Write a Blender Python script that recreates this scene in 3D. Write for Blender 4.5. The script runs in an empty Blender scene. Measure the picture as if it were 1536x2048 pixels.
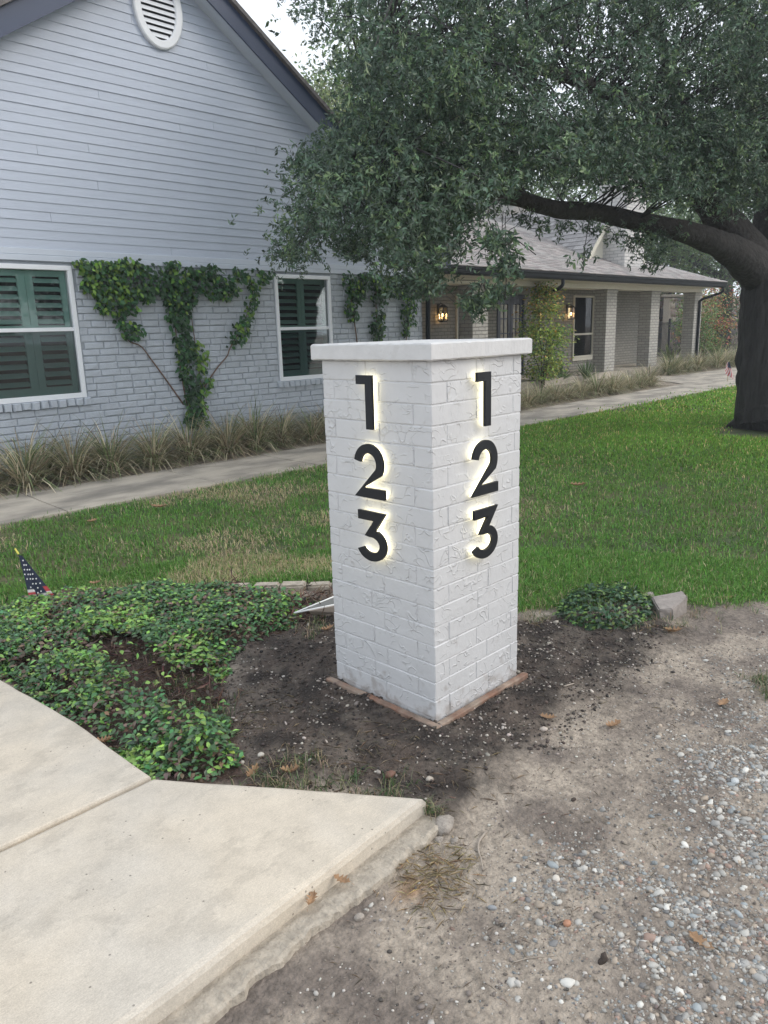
import bpy, math, random
import numpy as np
from mathutils import Vector, Matrix
random.seed(7); rng = np.random.default_rng(11)
R = math.radians
C = bpy.context.scene.collection
S = bpy.context.scene

# ------------------------------------------------------------------ camera, world, sun, exposure
CAMH = 1.5
YAW, PITCH, ROLL, FPX = 0.7807, 0.2373, -0.0300, 1496.8
fw = np.array([math.cos(YAW)*math.cos(PITCH), math.sin(YAW)*math.cos(PITCH), -math.sin(PITCH)])
r0 = np.array([math.sin(YAW), -math.cos(YAW), 0.0]); u0 = np.cross(r0, fw)
cr = r0*math.cos(ROLL)+u0*math.sin(ROLL); cu = -r0*math.sin(ROLL)+u0*math.cos(ROLL)
cam = bpy.data.cameras.new('camera'); co = bpy.data.objects.new('camera', cam); C.objects.link(co); S.camera = co
co.matrix_world = Matrix(((cr[0], cu[0], -fw[0], 0), (cr[1], cu[1], -fw[1], 0), (cr[2], cu[2], -fw[2], CAMH), (0, 0, 0, 1)))
cam.sensor_fit = 'VERTICAL'; cam.sensor_height = 36; cam.lens = FPX/2048*36
cam.clip_start = 0.05; cam.clip_end = 2000

SUN_EL, SUN_AZ = 34, -52          # azimuth of the sun measured from +X towards +Y
w = bpy.data.worlds.new('World'); S.world = w; w.use_nodes = True
nt = w.node_tree
sky = nt.nodes.new('ShaderNodeTexSky'); sky.sky_type = 'NISHITA'; sky.sun_disc = False
sky.sun_elevation = R(SUN_EL); sky.sun_rotation = R(90-SUN_AZ)
sky.air_density = 1.0; sky.dust_density = 5.0; sky.ozone_density = 1.5
bg = nt.nodes['Background']; bg.inputs['Strength'].default_value = 0.15
mixs = nt.nodes.new('ShaderNodeMix'); mixs.data_type = 'RGBA'; mixs.inputs[0].default_value = .90   # thin bright overcast over the clear sky
mixs.inputs[7].default_value = (5.2, 5.55, 6.0, 1)
nt.links.new(sky.outputs[0], mixs.inputs[6]); nt.links.new(mixs.outputs[2], bg.inputs[0])
sl = bpy.data.lights.new('sun', 'SUN'); so = bpy.data.objects.new('sun', sl); C.objects.link(so)
sl.energy = 0.7; sl.angle = R(22); sl.color = (1, 0.94, 0.85)
sd = Vector((math.cos(R(SUN_EL))*math.cos(R(SUN_AZ)), math.cos(R(SUN_EL))*math.sin(R(SUN_AZ)), math.sin(R(SUN_EL))))
so.rotation_euler = sd.to_track_quat('Z', 'Y').to_euler()
S.view_settings.view_transform = 'Standard'; S.view_settings.look = 'None'
S.view_settings.exposure = 0.72; S.view_settings.gamma = 1
S.render.engine = 'CYCLES'
S.cycles.max_bounces = 6; S.cycles.transparent_max_bounces = 8; S.cycles.transmission_bounces = 3
S.cycles.diffuse_bounces = 3; S.cycles.glossy_bounces = 2; S.cycles.sample_clamp_indirect = 6
S.cycles.use_denoising = True

# ------------------------------------------------------------------ authoring helpers: measured points of the place
def ray(x, y): return fw + cr*(x-768)/FPX - cu*(y-1024)/FPX
def hit(x, y, ax, c):
    d = ray(x, y); o = np.array([0, 0, CAMH]); return o + d*((c-o[ax])/d[ax])
def G(x, y, z=0.0): return hit(x, y, 2, z)
def Yp(x, y, c): return hit(x, y, 1, c)
def Dp(x, y, d): return np.array([0, 0, CAMH]) + ray(x, y)*d
def proj(P):
    d = np.asarray(P, float) - np.array([0, 0, CAMH]); z = d@fw
    return 768+FPX*(d@cr)/z, 1024-FPX*(d@cu)/z, z

def _h(ix, iy, s):
    n = (ix.astype(np.int64)*374761393 + iy.astype(np.int64)*668265263 + s*974711) & 0xffffffff
    n = ((n ^ (n >> 13))*1274126177) & 0xffffffff
    return ((n ^ (n >> 16)) & 0xffff)/65535.0
def vnoise(x, y, s=0):
    x0 = np.floor(x); y0 = np.floor(y); fx = x-x0; fy = y-y0
    fx = fx*fx*(3-2*fx); fy = fy*fy*(3-2*fy)
    a = _h(x0, y0, s); b = _h(x0+1, y0, s); c = _h(x0, y0+1, s); d = _h(x0+1, y0+1, s)
    return (a*(1-fx)+b*fx)*(1-fy)+(c*(1-fx)+d*fx)*fy
def fbm(x, y, f, o=4, s=0):
    x = np.asarray(x, float); y = np.asarray(y, float)
    t = 0; a = .5; n = 0
    for i in range(o): t = t+a*vnoise(x*f+17.3*i, y*f+9.1*i, s+i); n += a; a *= .5; f *= 2.03
    return t/n
def ss(a, b, x): t = np.clip((x-a)/(b-a), 0, 1); return t*t*(3-2*t)
def inpoly(x, y, P):
    x = np.asarray(x); y = np.asarray(y); c = np.zeros(x.shape, bool); n = len(P)
    for i in range(n):
        x1, y1 = P[i][:2]; x2, y2 = P[(i+1) % n][:2]
        if y1 == y2: continue
        c ^= ((y1 > y) != (y2 > y)) & (x < (x2-x1)*(y-y1)/(y2-y1)+x1)
    return c
def sdist(x, y, P):      # signed distance, positive inside
    x = np.asarray(x, float); y = np.asarray(y, float); d = np.full(x.shape, 1e9); n = len(P)
    for i in range(n):
        x1, y1 = P[i][:2]; x2, y2 = P[(i+1) % n][:2]; L = (x2-x1)**2+(y2-y1)**2+1e-12
        t = np.clip(((x-x1)*(x2-x1)+(y-y1)*(y2-y1))/L, 0, 1)
        d = np.minimum(d, np.hypot(x-x1-t*(x2-x1), y-y1-t*(y2-y1)))
    return np.where(inpoly(x, y, P), d, -d)

# ------------------------------------------------------------------ materials
def mat(name, col=(.5, .5, .5), rough=.6, var=0, vs=8, bump=0, bs=40, bd=.005, attr=False, metal=0, spec=.5,
        trans=0, stretch=(1, 1, 1), col2=None, cs=3, emit=None, es=0, backc=None):
    m = bpy.data.materials.new(name); m.use_nodes = True; t = m.node_tree; N = t.nodes; L = t.links
    p = N['Principled BSDF']; p.inputs['Roughness'].default_value = rough; p.inputs['Metallic'].default_value = metal
    p.inputs['Specular IOR Level'].default_value = spec
    p.inputs['Base Color'].default_value = (*col, 1)
    tc = N.new('ShaderNodeTexCoord'); mp = N.new('ShaderNodeMapping'); mp.inputs['Scale'].default_value = stretch
    geo = N.new('ShaderNodeNewGeometry'); L.new(geo.outputs['Position'], mp.inputs[0])
    src = None
    if attr:
        a = N.new('ShaderNodeAttribute'); a.attribute_name = 'col'; src = a.outputs['Color']
    if col2 is not None:
        n = N.new('ShaderNodeTexNoise'); n.inputs['Scale'].default_value = cs; n.inputs['Detail'].default_value = 5
        L.new(mp.outputs[0], n.inputs['Vector']); r = N.new('ShaderNodeValToRGB')
        r.color_ramp.elements[0].position = .4; r.color_ramp.elements[1].position = .62
        r.color_ramp.elements[0].color = (*col, 1); r.color_ramp.elements[1].color = (*col2, 1)
        L.new(n.outputs[0], r.inputs[0]); src = r.outputs[0]
    if var:
        n = N.new('ShaderNodeTexNoise'); n.inputs['Scale'].default_value = vs; n.inputs['Detail'].default_value = 6
        n.inputs['Roughness'].default_value = .65
        L.new(mp.outputs[0], n.inputs['Vector'])
        mr = N.new('ShaderNodeMapRange'); mr.inputs['From Min'].default_value = .3; mr.inputs['From Max'].default_value = .7
        mr.inputs['To Min'].default_value = 1-var; mr.inputs['To Max'].default_value = 1+var; L.new(n.outputs[0], mr.inputs[0])
        mx = N.new('ShaderNodeMix'); mx.data_type = 'RGBA'; mx.blend_type = 'MULTIPLY'; mx.inputs[0].default_value = 1
        if src: L.new(src, mx.inputs[6])
        else: mx.inputs[6].default_value = (*col, 1)
        L.new(mr.outputs[0], mx.inputs[7]); src = mx.outputs[2]
    if src: L.new(src, p.inputs['Base Color'])
    if bump:
        n = N.new('ShaderNodeTexNoise'); n.inputs['Scale'].default_value = bs; n.inputs['Detail'].default_value = 6
        L.new(mp.outputs[0], n.inputs['Vector'])
        b = N.new('ShaderNodeBump'); b.inputs['Strength'].default_value = bump; b.inputs['Distance'].default_value = bd
        L.new(n.outputs[0], b.inputs['Height']); L.new(b.outputs[0], p.inputs['Normal'])
    if emit: p.inputs['Emission Color'].default_value = (*emit, 1); p.inputs['Emission Strength'].default_value = es
    if trans:
        tr = N.new('ShaderNodeBsdfTranslucent'); mx = N.new('ShaderNodeMixShader'); mx.inputs[0].default_value = trans
        if src: L.new(src, tr.inputs[0])
        else: tr.inputs[0].default_value = (*col, 1)
        L.new(p.outputs[0], mx.inputs[1]); L.new(tr.outputs[0], mx.inputs[2]); L.new(mx.outputs[0], N['Material Output'].inputs[0])
    return m
def glass_mat(name, tint=(1, 1, 1), k=.12):
    m = bpy.data.materials.new(name); m.use_nodes = True; t = m.node_tree; N = t.nodes; L = t.links
    N.remove(N['Principled BSDF']); a = N.new('ShaderNodeBsdfTransparent'); a.inputs[0].default_value = (*tint, 1)
    g = N.new('ShaderNodeBsdfGlossy'); g.inputs['Roughness'].default_value = .03
    f = N.new('ShaderNodeFresnel'); f.inputs[0].default_value = 1.5
    ad = N.new('ShaderNodeMath'); ad.operation = 'ADD'; ad.inputs[1].default_value = k; L.new(f.outputs[0], ad.inputs[0])
    x = N.new('ShaderNodeMixShader'); L.new(ad.outputs[0], x.inputs[0]); L.new(a.outputs[0], x.inputs[1]); L.new(g.outputs[0], x.inputs[2])
    L.new(x.outputs[0], N['Material Output'].inputs[0]); return m

def pillar_paint():
    m = mat('pillar_paint', (.57, .57, .575), .5, var=.03, vs=7)
    t = m.node_tree; N = t.nodes; L = t.links; p = N['Principled BSDF']
    geo = N.new('ShaderNodeNewGeometry'); oi = N.new('ShaderNodeObjectInfo')
    off = N.new('ShaderNodeVectorMath'); off.operation = 'SCALE'; off.inputs['Scale'].default_value = 37
    cx = N.new('ShaderNodeCombineXYZ'); [L.new(oi.outputs['Random'], cx.inputs[i]) for i in range(3)]
    L.new(cx.outputs[0], off.inputs[0]); ad = N.new('ShaderNodeVectorMath'); L.new(geo.outputs['Position'], ad.inputs[0]); L.new(off.outputs[0], ad.inputs[1])
    w1 = N.new('ShaderNodeTexNoise'); w1.inputs['Scale'].default_value = 14; w1.inputs['Detail'].default_value = 1
    L.new(ad.outputs[0], w1.inputs['Vector'])
    sc = N.new('ShaderNodeVectorMath'); sc.operation = 'SCALE'; sc.inputs['Scale'].default_value = .14
    L.new(w1.outputs['Color'], sc.inputs[0]); a2 = N.new('ShaderNodeVectorMath'); L.new(ad.outputs[0], a2.inputs[0]); L.new(sc.outputs[0], a2.inputs[1])
    mp = N.new('ShaderNodeMapping'); mp.inputs['Rotation'].default_value = (.5, .5, .3); mp.inputs['Scale'].default_value = (.7, .7, 1.3)
    L.new(a2.outputs[0], mp.inputs[0])
    v = N.new('ShaderNodeTexVoronoi'); v.feature = 'DISTANCE_TO_EDGE'; v.inputs['Scale'].default_value = 16; L.new(mp.outputs[0], v.inputs['Vector'])
    r = N.new('ShaderNodeMapRange'); r.inputs['From Max'].default_value = .07; r.inputs['To Min'].default_value = 1; r.inputs['To Max'].default_value = 0
    r.interpolation_type = 'SMOOTHSTEP'; L.new(v.outputs[0], r.inputs[0])
    k = N.new('ShaderNodeTexNoise'); k.inputs['Scale'].default_value = 17; L.new(ad.outputs[0], k.inputs['Vector'])
    kq = N.new('ShaderNodeMath'); kq.operation = 'MULTIPLY_ADD'; kq.inputs[1].default_value = .16; L.new(oi.outputs['Random'], kq.inputs[0]); L.new(k.outputs[0], kq.inputs[2]); kr = N.new('ShaderNodeMapRange'); kr.inputs['From Min'].default_value = .54; kr.inputs['From Max'].default_value = .68; L.new(kq.outputs[0], kr.inputs[0])
    mu = N.new('ShaderNodeMath'); mu.operation = 'MULTIPLY'; L.new(r.outputs[0], mu.inputs[0]); L.new(kr.outputs[0], mu.inputs[1])
    n3 = N.new('ShaderNodeTexNoise'); n3.inputs['Scale'].default_value = 26; n3.inputs['Detail'].default_value = 3; L.new(ad.outputs[0], n3.inputs['Vector'])
    am = N.new('ShaderNodeMath'); am.operation = 'MULTIPLY_ADD'; am.inputs[1].default_value = .9; L.new(n3.outputs[0], am.inputs[0]); L.new(mu.outputs[0], am.inputs[2])
    sx = N.new('ShaderNodeSeparateXYZ'); L.new(geo.outputs['Position'], sx.inputs[0])
    ns = N.new('ShaderNodeTexNoise'); ns.inputs['Scale'].default_value = 22; ns.inputs['Detail'].default_value = 6; L.new(geo.outputs['Position'], ns.inputs['Vector'])
    hh = N.new('ShaderNodeMapRange'); hh.inputs['From Min'].default_value = .0; hh.inputs['From Max'].default_value = .16; hh.inputs['To Min'].default_value = .24; hh.inputs['To Max'].default_value = 0; L.new(sx.outputs['Z'], hh.inputs[0])
    dd = N.new('ShaderNodeMath'); dd.operation = 'ADD'; L.new(ns.outputs[0], dd.inputs[0]); L.new(hh.outputs[0], dd.inputs[1])
    dr = N.new('ShaderNodeMapRange'); dr.inputs['From Min'].default_value = .66; dr.inputs['From Max'].default_value = .82; dr.inputs['To Max'].default_value = .55; L.new(dd.outputs[0], dr.inputs[0])
    md = N.new('ShaderNodeMix'); md.data_type = 'RGBA'; L.new(dr.outputs[0], md.inputs[0]); L.new(p.inputs['Base Color'].links[0].from_socket, md.inputs[6]); md.inputs[7].default_value = (.30, .26, .23, 1); L.new(md.outputs[2], p.inputs['Base Color'])
    b = N.new('ShaderNodeBump'); b.inputs['Strength'].default_value = .62; b.inputs['Distance'].default_value = .005
    L.new(am.outputs[0], b.inputs['Height']); L.new(b.outputs[0], p.inputs['Normal'])
    return m
def brickwork_mat(name, c1, c2, cm, bw, bh, mort, bumpd, axes='xz'):
    m = mat(name, c1, .75); t = m.node_tree; N = t.nodes; L = t.links; p = N['Principled BSDF']
    geo = N.new('ShaderNodeNewGeometry'); sp = N.new('ShaderNodeSeparateXYZ'); L.new(geo.outputs['Position'], sp.inputs[0])
    ad = N.new('ShaderNodeMath'); L.new(sp.outputs['X'], ad.inputs[0]); L.new(sp.outputs['Y'], ad.inputs[1])
    cb = N.new('ShaderNodeCombineXYZ'); L.new(ad.outputs[0], cb.inputs[0]); L.new(sp.outputs['Z'], cb.inputs[1])
    nz = N.new('ShaderNodeTexNoise'); nz.inputs['Scale'].default_value = 9; sc = N.new('ShaderNodeVectorMath'); sc.operation = 'SCALE'
    sc.inputs['Scale'].default_value = .018; L.new(nz.outputs['Color'], sc.inputs[0]); va = N.new('ShaderNodeVectorMath')
    L.new(cb.outputs[0], va.inputs[0]); L.new(sc.outputs[0], va.inputs[1])
    b = N.new('ShaderNodeTexBrick'); b.inputs['Scale'].default_value = 1; b.inputs['Brick Width'].default_value = bw; b.inputs['Row Height'].default_value = bh
    b.inputs['Mortar Size'].default_value = mort; b.inputs['Mortar Smooth'].default_value = .4
    b.inputs['Color1'].default_value = (*c1, 1); b.inputs['Color2'].default_value = (*c2, 1); b.inputs['Mortar'].default_value = (*cm, 1)
    L.new(va.outputs[0], b.inputs['Vector']); L.new(b.outputs['Color'], p.inputs['Base Color'])
    iv = N.new('ShaderNodeMath'); iv.operation = 'SUBTRACT'; iv.inputs[0].default_value = 1; L.new(b.outputs['Fac'], iv.inputs[1])
    bu = N.new('ShaderNodeBump'); bu.inputs['Strength'].default_value = 1; bu.inputs['Distance'].default_value = bumpd
    L.new(iv.outputs[0], bu.inputs['Height']); L.new(bu.outputs[0], p.inputs['Normal'])
    return m

M = {}
M['paint'] = pillar_paint()
M['cap'] = mat('cap_paint', (.585, .58, .575), .6, var=.06, vs=14, bump=.5, bs=55, bd=.004)
M['black'] = mat('black_metal', (.012, .014, .018), .42, spec=.3)
M['led'] = mat('lit_acrylic', (.9, .9, .85), .4, emit=(1, .90, .58), es=1.9)
M['siding'] = mat('siding_paint', (.49, .54, .635), .5, var=.05, vs=3, bump=.45, bs=18, bd=.006, stretch=(1, 1, 9))
M['wallpaint'] = mat('brick_paint', (.47, .507, .56), .6, var=.08, vs=9, bump=.8, bs=45, bd=.008)
M['mortar'] = mat('mortar_paint', (.32, .35, .39), .7, var=.1, vs=14, bump=.8, bs=60, bd=.008)
M['trim'] = mat('white_trim', (.82, .84, .87), .4)
M['trim2'] = mat('grey_trim', (.58, .63, .71), .5, var=.04, vs=4)
M['fascia'] = mat('dark_fascia', (.040, .058, .11), .45)
M['cream'] = mat('cream_trim', (.62, .59, .50), .55, var=.04, vs=3)
M['shutter'] = mat('shutter_green', (.27, .45, .39), .45, var=.05, vs=6)
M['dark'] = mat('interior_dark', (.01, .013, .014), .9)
M['glass'] = glass_mat('window_glass', (.95, .98, .98), .0)
M['screen'] = glass_mat('screened_glass', (.74, .78, .79), .0)
M['gutter'] = mat('dark_gutter', (.006, .009, .012), .6, spec=.25)
M['shingle'] = mat('roof_shingle', attr=True, rough=.9, var=.25, vs=30, bump=.6, bs=120, bd=.004)
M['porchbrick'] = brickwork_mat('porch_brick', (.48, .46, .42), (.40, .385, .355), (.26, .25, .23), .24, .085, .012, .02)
M['chimbrick'] = brickwork_mat('chimney_brick', (.62, .60, .58), (.54, .53, .52), (.42, .42, .42), .26, .09, .01, .02)
M['door'] = mat('navy_door', (.012, .018, .035), .35)
M['pane'] = mat('door_pane', (.28, .25, .19), .15, var=.5, vs=6)
M['bulb'] = mat('lit_bulb', (1, .8, .5), .4, emit=(1, .72, .38), es=14)
M['conc'] = mat('drive_concrete', (.57, .50, .405), .85, var=.10, vs=9, bump=.4, bs=150, bd=.0025, col2=(.52, .47, .40), cs=2.2)
def slab_mat():
    m = M['conc']; t = m.node_tree; N = t.nodes; L = t.links; p = N['Principled BSDF']; src = p.inputs['Base Color'].links[0].from_socket
    geo = N.new('ShaderNodeNewGeometry')
    def noise(sc, det, stretch=(1, 1, 1), rot=0):
        mp = N.new('ShaderNodeMapping'); mp.inputs['Scale'].default_value = stretch; mp.inputs['Rotation'].default_value = (0, 0, rot); L.new(geo.outputs['Position'], mp.inputs[0])
        n = N.new('ShaderNodeTexNoise'); n.inputs['Scale'].default_value = sc; n.inputs['Detail'].default_value = det; n.inputs['Roughness'].default_value = .7; L.new(mp.outputs[0], n.inputs['Vector']); return n.outputs[0]
    def rng_(x, a, b, lo, hi):
        r = N.new('ShaderNodeMapRange'); r.inputs['From Min'].default_value = a; r.inputs['From Max'].default_value = b; r.inputs['To Min'].default_value = lo; r.inputs['To Max'].default_value = hi; L.new(x, r.inputs[0]); return r.outputs[0]
    def mul(a, b):
        x = N.new('ShaderNodeMix'); x.data_type = 'RGBA'; x.blend_type = 'MULTIPLY'; x.inputs[0].default_value = 1; L.new(a, x.inputs[6]); L.new(b, x.inputs[7]); return x.outputs[2]
    s1 = mul(src, rng_(noise(60, 3, (1, 5, 1), .06), .35, .65, .93, 1.06))          # broom marks
    patch = noise(3.4, 7, (1, 1.4, 1)); s2 = mul(s1, rng_(patch, .54, .60, 1.02, .90))   # scaled, darker patches
    v = N.new('ShaderNodeTexVoronoi'); v.inputs['Scale'].default_value = 30; v.inputs['Randomness'].default_value = 1; L.new(geo.outputs['Position'], v.inputs['Vector'])
    s2 = mul(s2, rng_(noise(260, 2), .3, .7, .86, 1.10)); s2 = mul(s2, rng_(noise(11, 8, (1, 2.2, 1), .5), .60, .64, 1.0, .90))
    g = rng_(noise(4, 2), .5, .56, 0, .085); sb = N.new('ShaderNodeMath'); sb.operation = 'SUBTRACT'; L.new(v.outputs['Distance'], sb.inputs[0]); L.new(g, sb.inputs[1])
    s3 = mul(s2, rng_(sb.outputs[0], -.01, .03, .45, 1.0))                         # specks and pits
    L.new(s3, p.inputs['Base Color'])
slab_mat()
M['curb'] = mat('curb_concrete', (.40, .35, .285), .9, var=.3, vs=30, bump=1, bs=110, bd=.006)
M['path'] = mat('path_concrete', (.45, .40, .33), .9, var=.14, vs=3, bump=.4, bs=60, bd=.004, col2=(.25, .225, .19), cs=1.6, stretch=(1, 1.6, 1))
M['ground'] = mat('ground_earth', attr=True, rough=.95, var=.42, vs=38, bump=1, bs=85, bd=.016)
M['pebble'] = mat('pebble_stone', attr=True, rough=.65, var=.12, vs=60)
M['clod'] = mat('earth_clod', (.06, .045, .036), .95, var=.3, vs=60, bump=.8, bs=200, bd=.003)
M['leaf'] = mat('leaf_green', attr=True, rough=.5, trans=.25, spec=.4)
M['oak'] = mat('oak_leaf', attr=True, rough=.42, trans=.22, spec=.5)
M['grass'] = mat('grass_blade', attr=True, rough=.6, trans=.3, spec=.3)
M['bark'] = mat('oak_bark', (.040, .037, .036), .95, var=.4, vs=9, bump=1, bs=16, bd=.06, stretch=(1, 1, .2))
M['limbbark'] = mat('limb_bark', (.045, .041, .038), .95, var=.4, vs=12, bump=1, bs=22, bd=.035)
M['twig'] = mat('twig_wood', (.09, .07, .055), .9, var=.2)
M['drywood'] = mat('dry_stick', (.34, .29, .24), .9, var=.2, vs=30)
M['vinestem'] = mat('vine_stem', (.16, .10, .07), .9, var=.2, vs=30)
M['dry'] = mat('dry_leaf', (.33, .20, .11), .7, var=.3, vs=40, bump=.5, bs=80, trans=.15)
M['rock'] = mat('grey_rock', (.30, .265, .24), .9, var=.2, vs=18, bump=.8, bs=40, bd=.01)
M['stone'] = mat('field_stone', attr=True, rough=.9, var=.2, vs=12, bump=.7, bs=30, bd=.02)
M['iron'] = mat('black_iron', (.015, .015, .017), .5)
M['wood'] = mat('footing_board', (.23, .125, .085), .9, var=.35, vs=18, bump=.6, bs=60, col2=(.30, .24, .19), cs=7)
M['white'] = mat('white_metal', (.82, .82, .80), .35)
M['beige'] = mat('beige_plate', (.42, .36, .31), .6, var=.06, vs=9)
M['flag'] = mat('flag_cloth', attr=True, rough=.7, trans=.2)
M['star'] = mat('flag_star', (.8, .8, .8), .7)
M['stick'] = mat('flag_stick', (.55, .45, .28), .6)
M['tip'] = mat('stick_tip', (.62, .55, .10), .5)

# ------------------------------------------------------------------ mesh builders
def raw(name, V, F, m, col=None, smooth=False):
    V = np.asarray(V, np.float32).reshape(-1, 3); me = bpy.data.meshes.new(name)
    Fs = F if isinstance(F, list) and len(F) and isinstance(F[0], np.ndarray) and F[0].ndim == 2 else None
    if Fs is None and isinstance(F, np.ndarray): Fs = [F]
    if Fs is None:
        me.from_pydata([tuple(map(float, v)) for v in V], [], [tuple(int(i) for i in f) for f in F])
    else:
        me.vertices.add(len(V)); me.vertices.foreach_set('co', V.ravel())
        nl = sum(f.size for f in Fs); npg = sum(len(f) for f in Fs)
        me.loops.add(nl); me.polygons.add(npg)
        me.loops.foreach_set('vertex_index', np.concatenate([f.ravel() for f in Fs]).astype(np.int32))
        tot = np.concatenate([np.full(len(f), f.shape[1]) for f in Fs]).astype(np.int32)
        me.polygons.foreach_set('loop_start', (np.cumsum(tot)-tot).astype(np.int32))
        me.update(calc_edges=True)
    if col is not None:
        a = me.attributes.new('col', 'FLOAT_COLOR', 'POINT'); c = np.ones((len(V), 4), np.float32); c[:, :3] = col
        a.data.foreach_set('color', c.ravel())
    if smooth: me.polygons.foreach_set('use_smooth', np.ones(len(me.polygons), bool))
    if m: me.materials.append(m)
    return me
def link(name, me, parent=None, loc=None, kind=None):
    o = bpy.data.objects.new(name, me); C.objects.link(o)
    if parent is not None:
        o.parent = parent
        d = Vector((0, 0, 0)); q_ = parent
        while q_ is not None: d = d+q_.location; q_ = q_.parent
        o.location = Vector(loc if loc is not None else (0, 0, 0))-d
    elif loc is not None: o.location = loc
    if kind: o['kind'] = kind
    return o
# children are authored in world coordinates; link() subtracts the parents' translation
def obj(name, V, F, m, parent=None, col=None, smooth=False, kind=None):
    return link(name, raw(name, V, F, m, col, smooth), parent, (0, 0, 0) if parent is not None else None, kind)
def thing(name, label, cat, loc=(0, 0, 0), group=None):
    o = bpy.data.objects.new(name, None); C.objects.link(o); o.location = loc; o.empty_display_size = .1
    o['label'] = label; o['category'] = cat
    if group: o['group'] = group
    return o
def tag(o, label, cat, group=None):
    o['label'] = label; o['category'] = cat
    if group: o['group'] = group
    return o
class MB:
    def __init__(s): s.v = []; s.f = []
    def add(s, V, F):
        n = len(s.v); s.v += [tuple(map(float, v)) for v in V]; s.f += [tuple(int(i)+n for i in f) for f in F]; return s
    def box(s, a, b):
        x0, y0, z0 = a; x1, y1, z1 = b
        return s.add([(x0, y0, z0), (x1, y0, z0), (x1, y1, z0), (x0, y1, z0), (x0, y0, z1), (x1, y0, z1), (x1, y1, z1), (x0, y1, z1)],
                     [(3, 2, 1, 0), (4, 5, 6, 7), (0, 1, 5, 4), (1, 2, 6, 5), (2, 3, 7, 6), (3, 0, 4, 7)])
    def bbox(s, a, b, e=.004):     # bevelled box
        (x0, y0, z0), (x1, y1, z1) = a, b; V = []; F = []
        for sx in (0, 1):
            for sy in (0, 1):
                for sz in (0, 1):
                    X = (x0, x1)[sx]; Y = (y0, y1)[sy]; Z = (z0, z1)[sz]; dx = e*(1, -1)[sx]; dy = e*(1, -1)[sy]; dz = e*(1, -1)[sz]
                    V += [(X, Y+dy, Z+dz), (X+dx, Y, Z+dz), (X+dx, Y+dy, Z)]
        id = lambda sx, sy, sz, k: (sx*4+sy*2+sz)*3+k
        F += [(id(0, 0, 0, 0), id(0, 0, 1, 0), id(0, 1, 1, 0), id(0, 1, 0, 0)), (id(1, 0, 0, 0), id(1, 1, 0, 0), id(1, 1, 1, 0), id(1, 0, 1, 0)),
              (id(0, 0, 0, 1), id(1, 0, 0, 1), id(1, 0, 1, 1), id(0, 0, 1, 1)), (id(0, 1, 0, 1), id(0, 1, 1, 1), id(1, 1, 1, 1), id(1, 1, 0, 1)),
              (id(0, 0, 0, 2), id(0, 1, 0, 2), id(1, 1, 0, 2), id(1, 0, 0, 2)), (id(0, 0, 1, 2), id(1, 0, 1, 2), id(1, 1, 1, 2), id(0, 1, 1, 2))]
        for a_ in (0, 1):
            for b_ in (0, 1):
                F.append((id(a_, b_, 0, 0), id(a_, b_, 1, 0), id(a_, b_, 1, 1), id(a_, b_, 0, 1)))
                F.append((id(a_, 0, b_, 0), id(a_, 0, b_, 2), id(a_, 1, b_, 2), id(a_, 1, b_, 0)))
                F.append((id(0, a_, b_, 1), id(1, a_, b_, 1), id(1, a_, b_, 2), id(0, a_, b_, 2)))
        for sx in (0, 1):
            for sy in (0, 1):
                for sz in (0, 1): F.append((id(sx, sy, sz, 0), id(sx, sy, sz, 1), id(sx, sy, sz, 2)))
        return s.add(V, F)
    def prism(s, poly, z0, z1):    # poly in XY
        n = len(poly); V = [(p[0], p[1], z0) for p in poly]+[(p[0], p[1], z1) for p in poly]
        return s.add(V, [tuple(range(n-1, -1, -1)), tuple(range(n, 2*n))]+[(i, (i+1) % n, n+(i+1) % n, n+i) for i in range(n)])
    def tube(s, pts, rad, k=6, cap=True):
        pts = [np.array(p, float) for p in pts]; rad = [rad]*len(pts) if np.isscalar(rad) else rad
        V = []; F = []; up = np.array([.13, .27, 1.0])
        for i, p in enumerate(pts):
            t = pts[min(i+1, len(pts)-1)]-pts[max(i-1, 0)]; t /= np.linalg.norm(t)+1e-9
            if i == 0:
                a = np.cross(t, up)
                if np.linalg.norm(a) < .1: a = np.cross(t, [1, 0, 0])
            else: a = a-t*(a@t)
            a = a/np.linalg.norm(a); b = np.cross(t, a)
            for j in range(k):
                an = 2*math.pi*j/k; V.append(p+rad[i]*(a*math.cos(an)+b*math.sin(an)))
        for i in range(len(pts)-1):
            for j in range(k): F.append((i*k+j, i*k+(j+1) % k, (i+1)*k+(j+1) % k, (i+1)*k+j))
        if cap: F += [tuple(range(k-1, -1, -1)), tuple((len(pts)-1)*k+j for j in range(k))]
        return s.add(V, F)
    def build(s, name, m, parent=None, smooth=False, kind=None):
        me = raw(name, s.v, s.f, m, None, smooth)
        bm_fix(me)
        return link(name, me, parent, (0, 0, 0) if parent is not None else None, kind)
import bmesh
def bm_fix(me):
    bm = bmesh.new(); bm.from_mesh(me); bmesh.ops.recalc_face_normals(bm, faces=bm.faces); bm.to_mesh(me); bm.free()
def smooth_path(P, n=6):
    P = [np.array(p, float) for p in P]; out = []
    for i in range(len(P)-1):
        a = P[max(i-1, 0)]; b = P[i]; c = P[i+1]; d = P[min(i+2, len(P)-1)]
        for k in range(n):
            t = k/n; out.append(.5*((2*b)+(-a+c)*t+(2*a-5*b+4*c-d)*t*t+(-a+3*b-3*c+d)*t**3))
    out.append(P[-1]); return out
def inst(tv, tf, Mx, T):         # template instanced by matrices: (n,3,3),(n,3)
    V = np.einsum('nij,vj->nvi', Mx, tv)+T[:, None, :]; n = len(T); k = len(tv)
    return V.reshape(-1, 3), [(f[None]+(np.arange(n)*k)[:, None, None]).reshape(-1, f.shape[1]) for f in tf]
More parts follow.
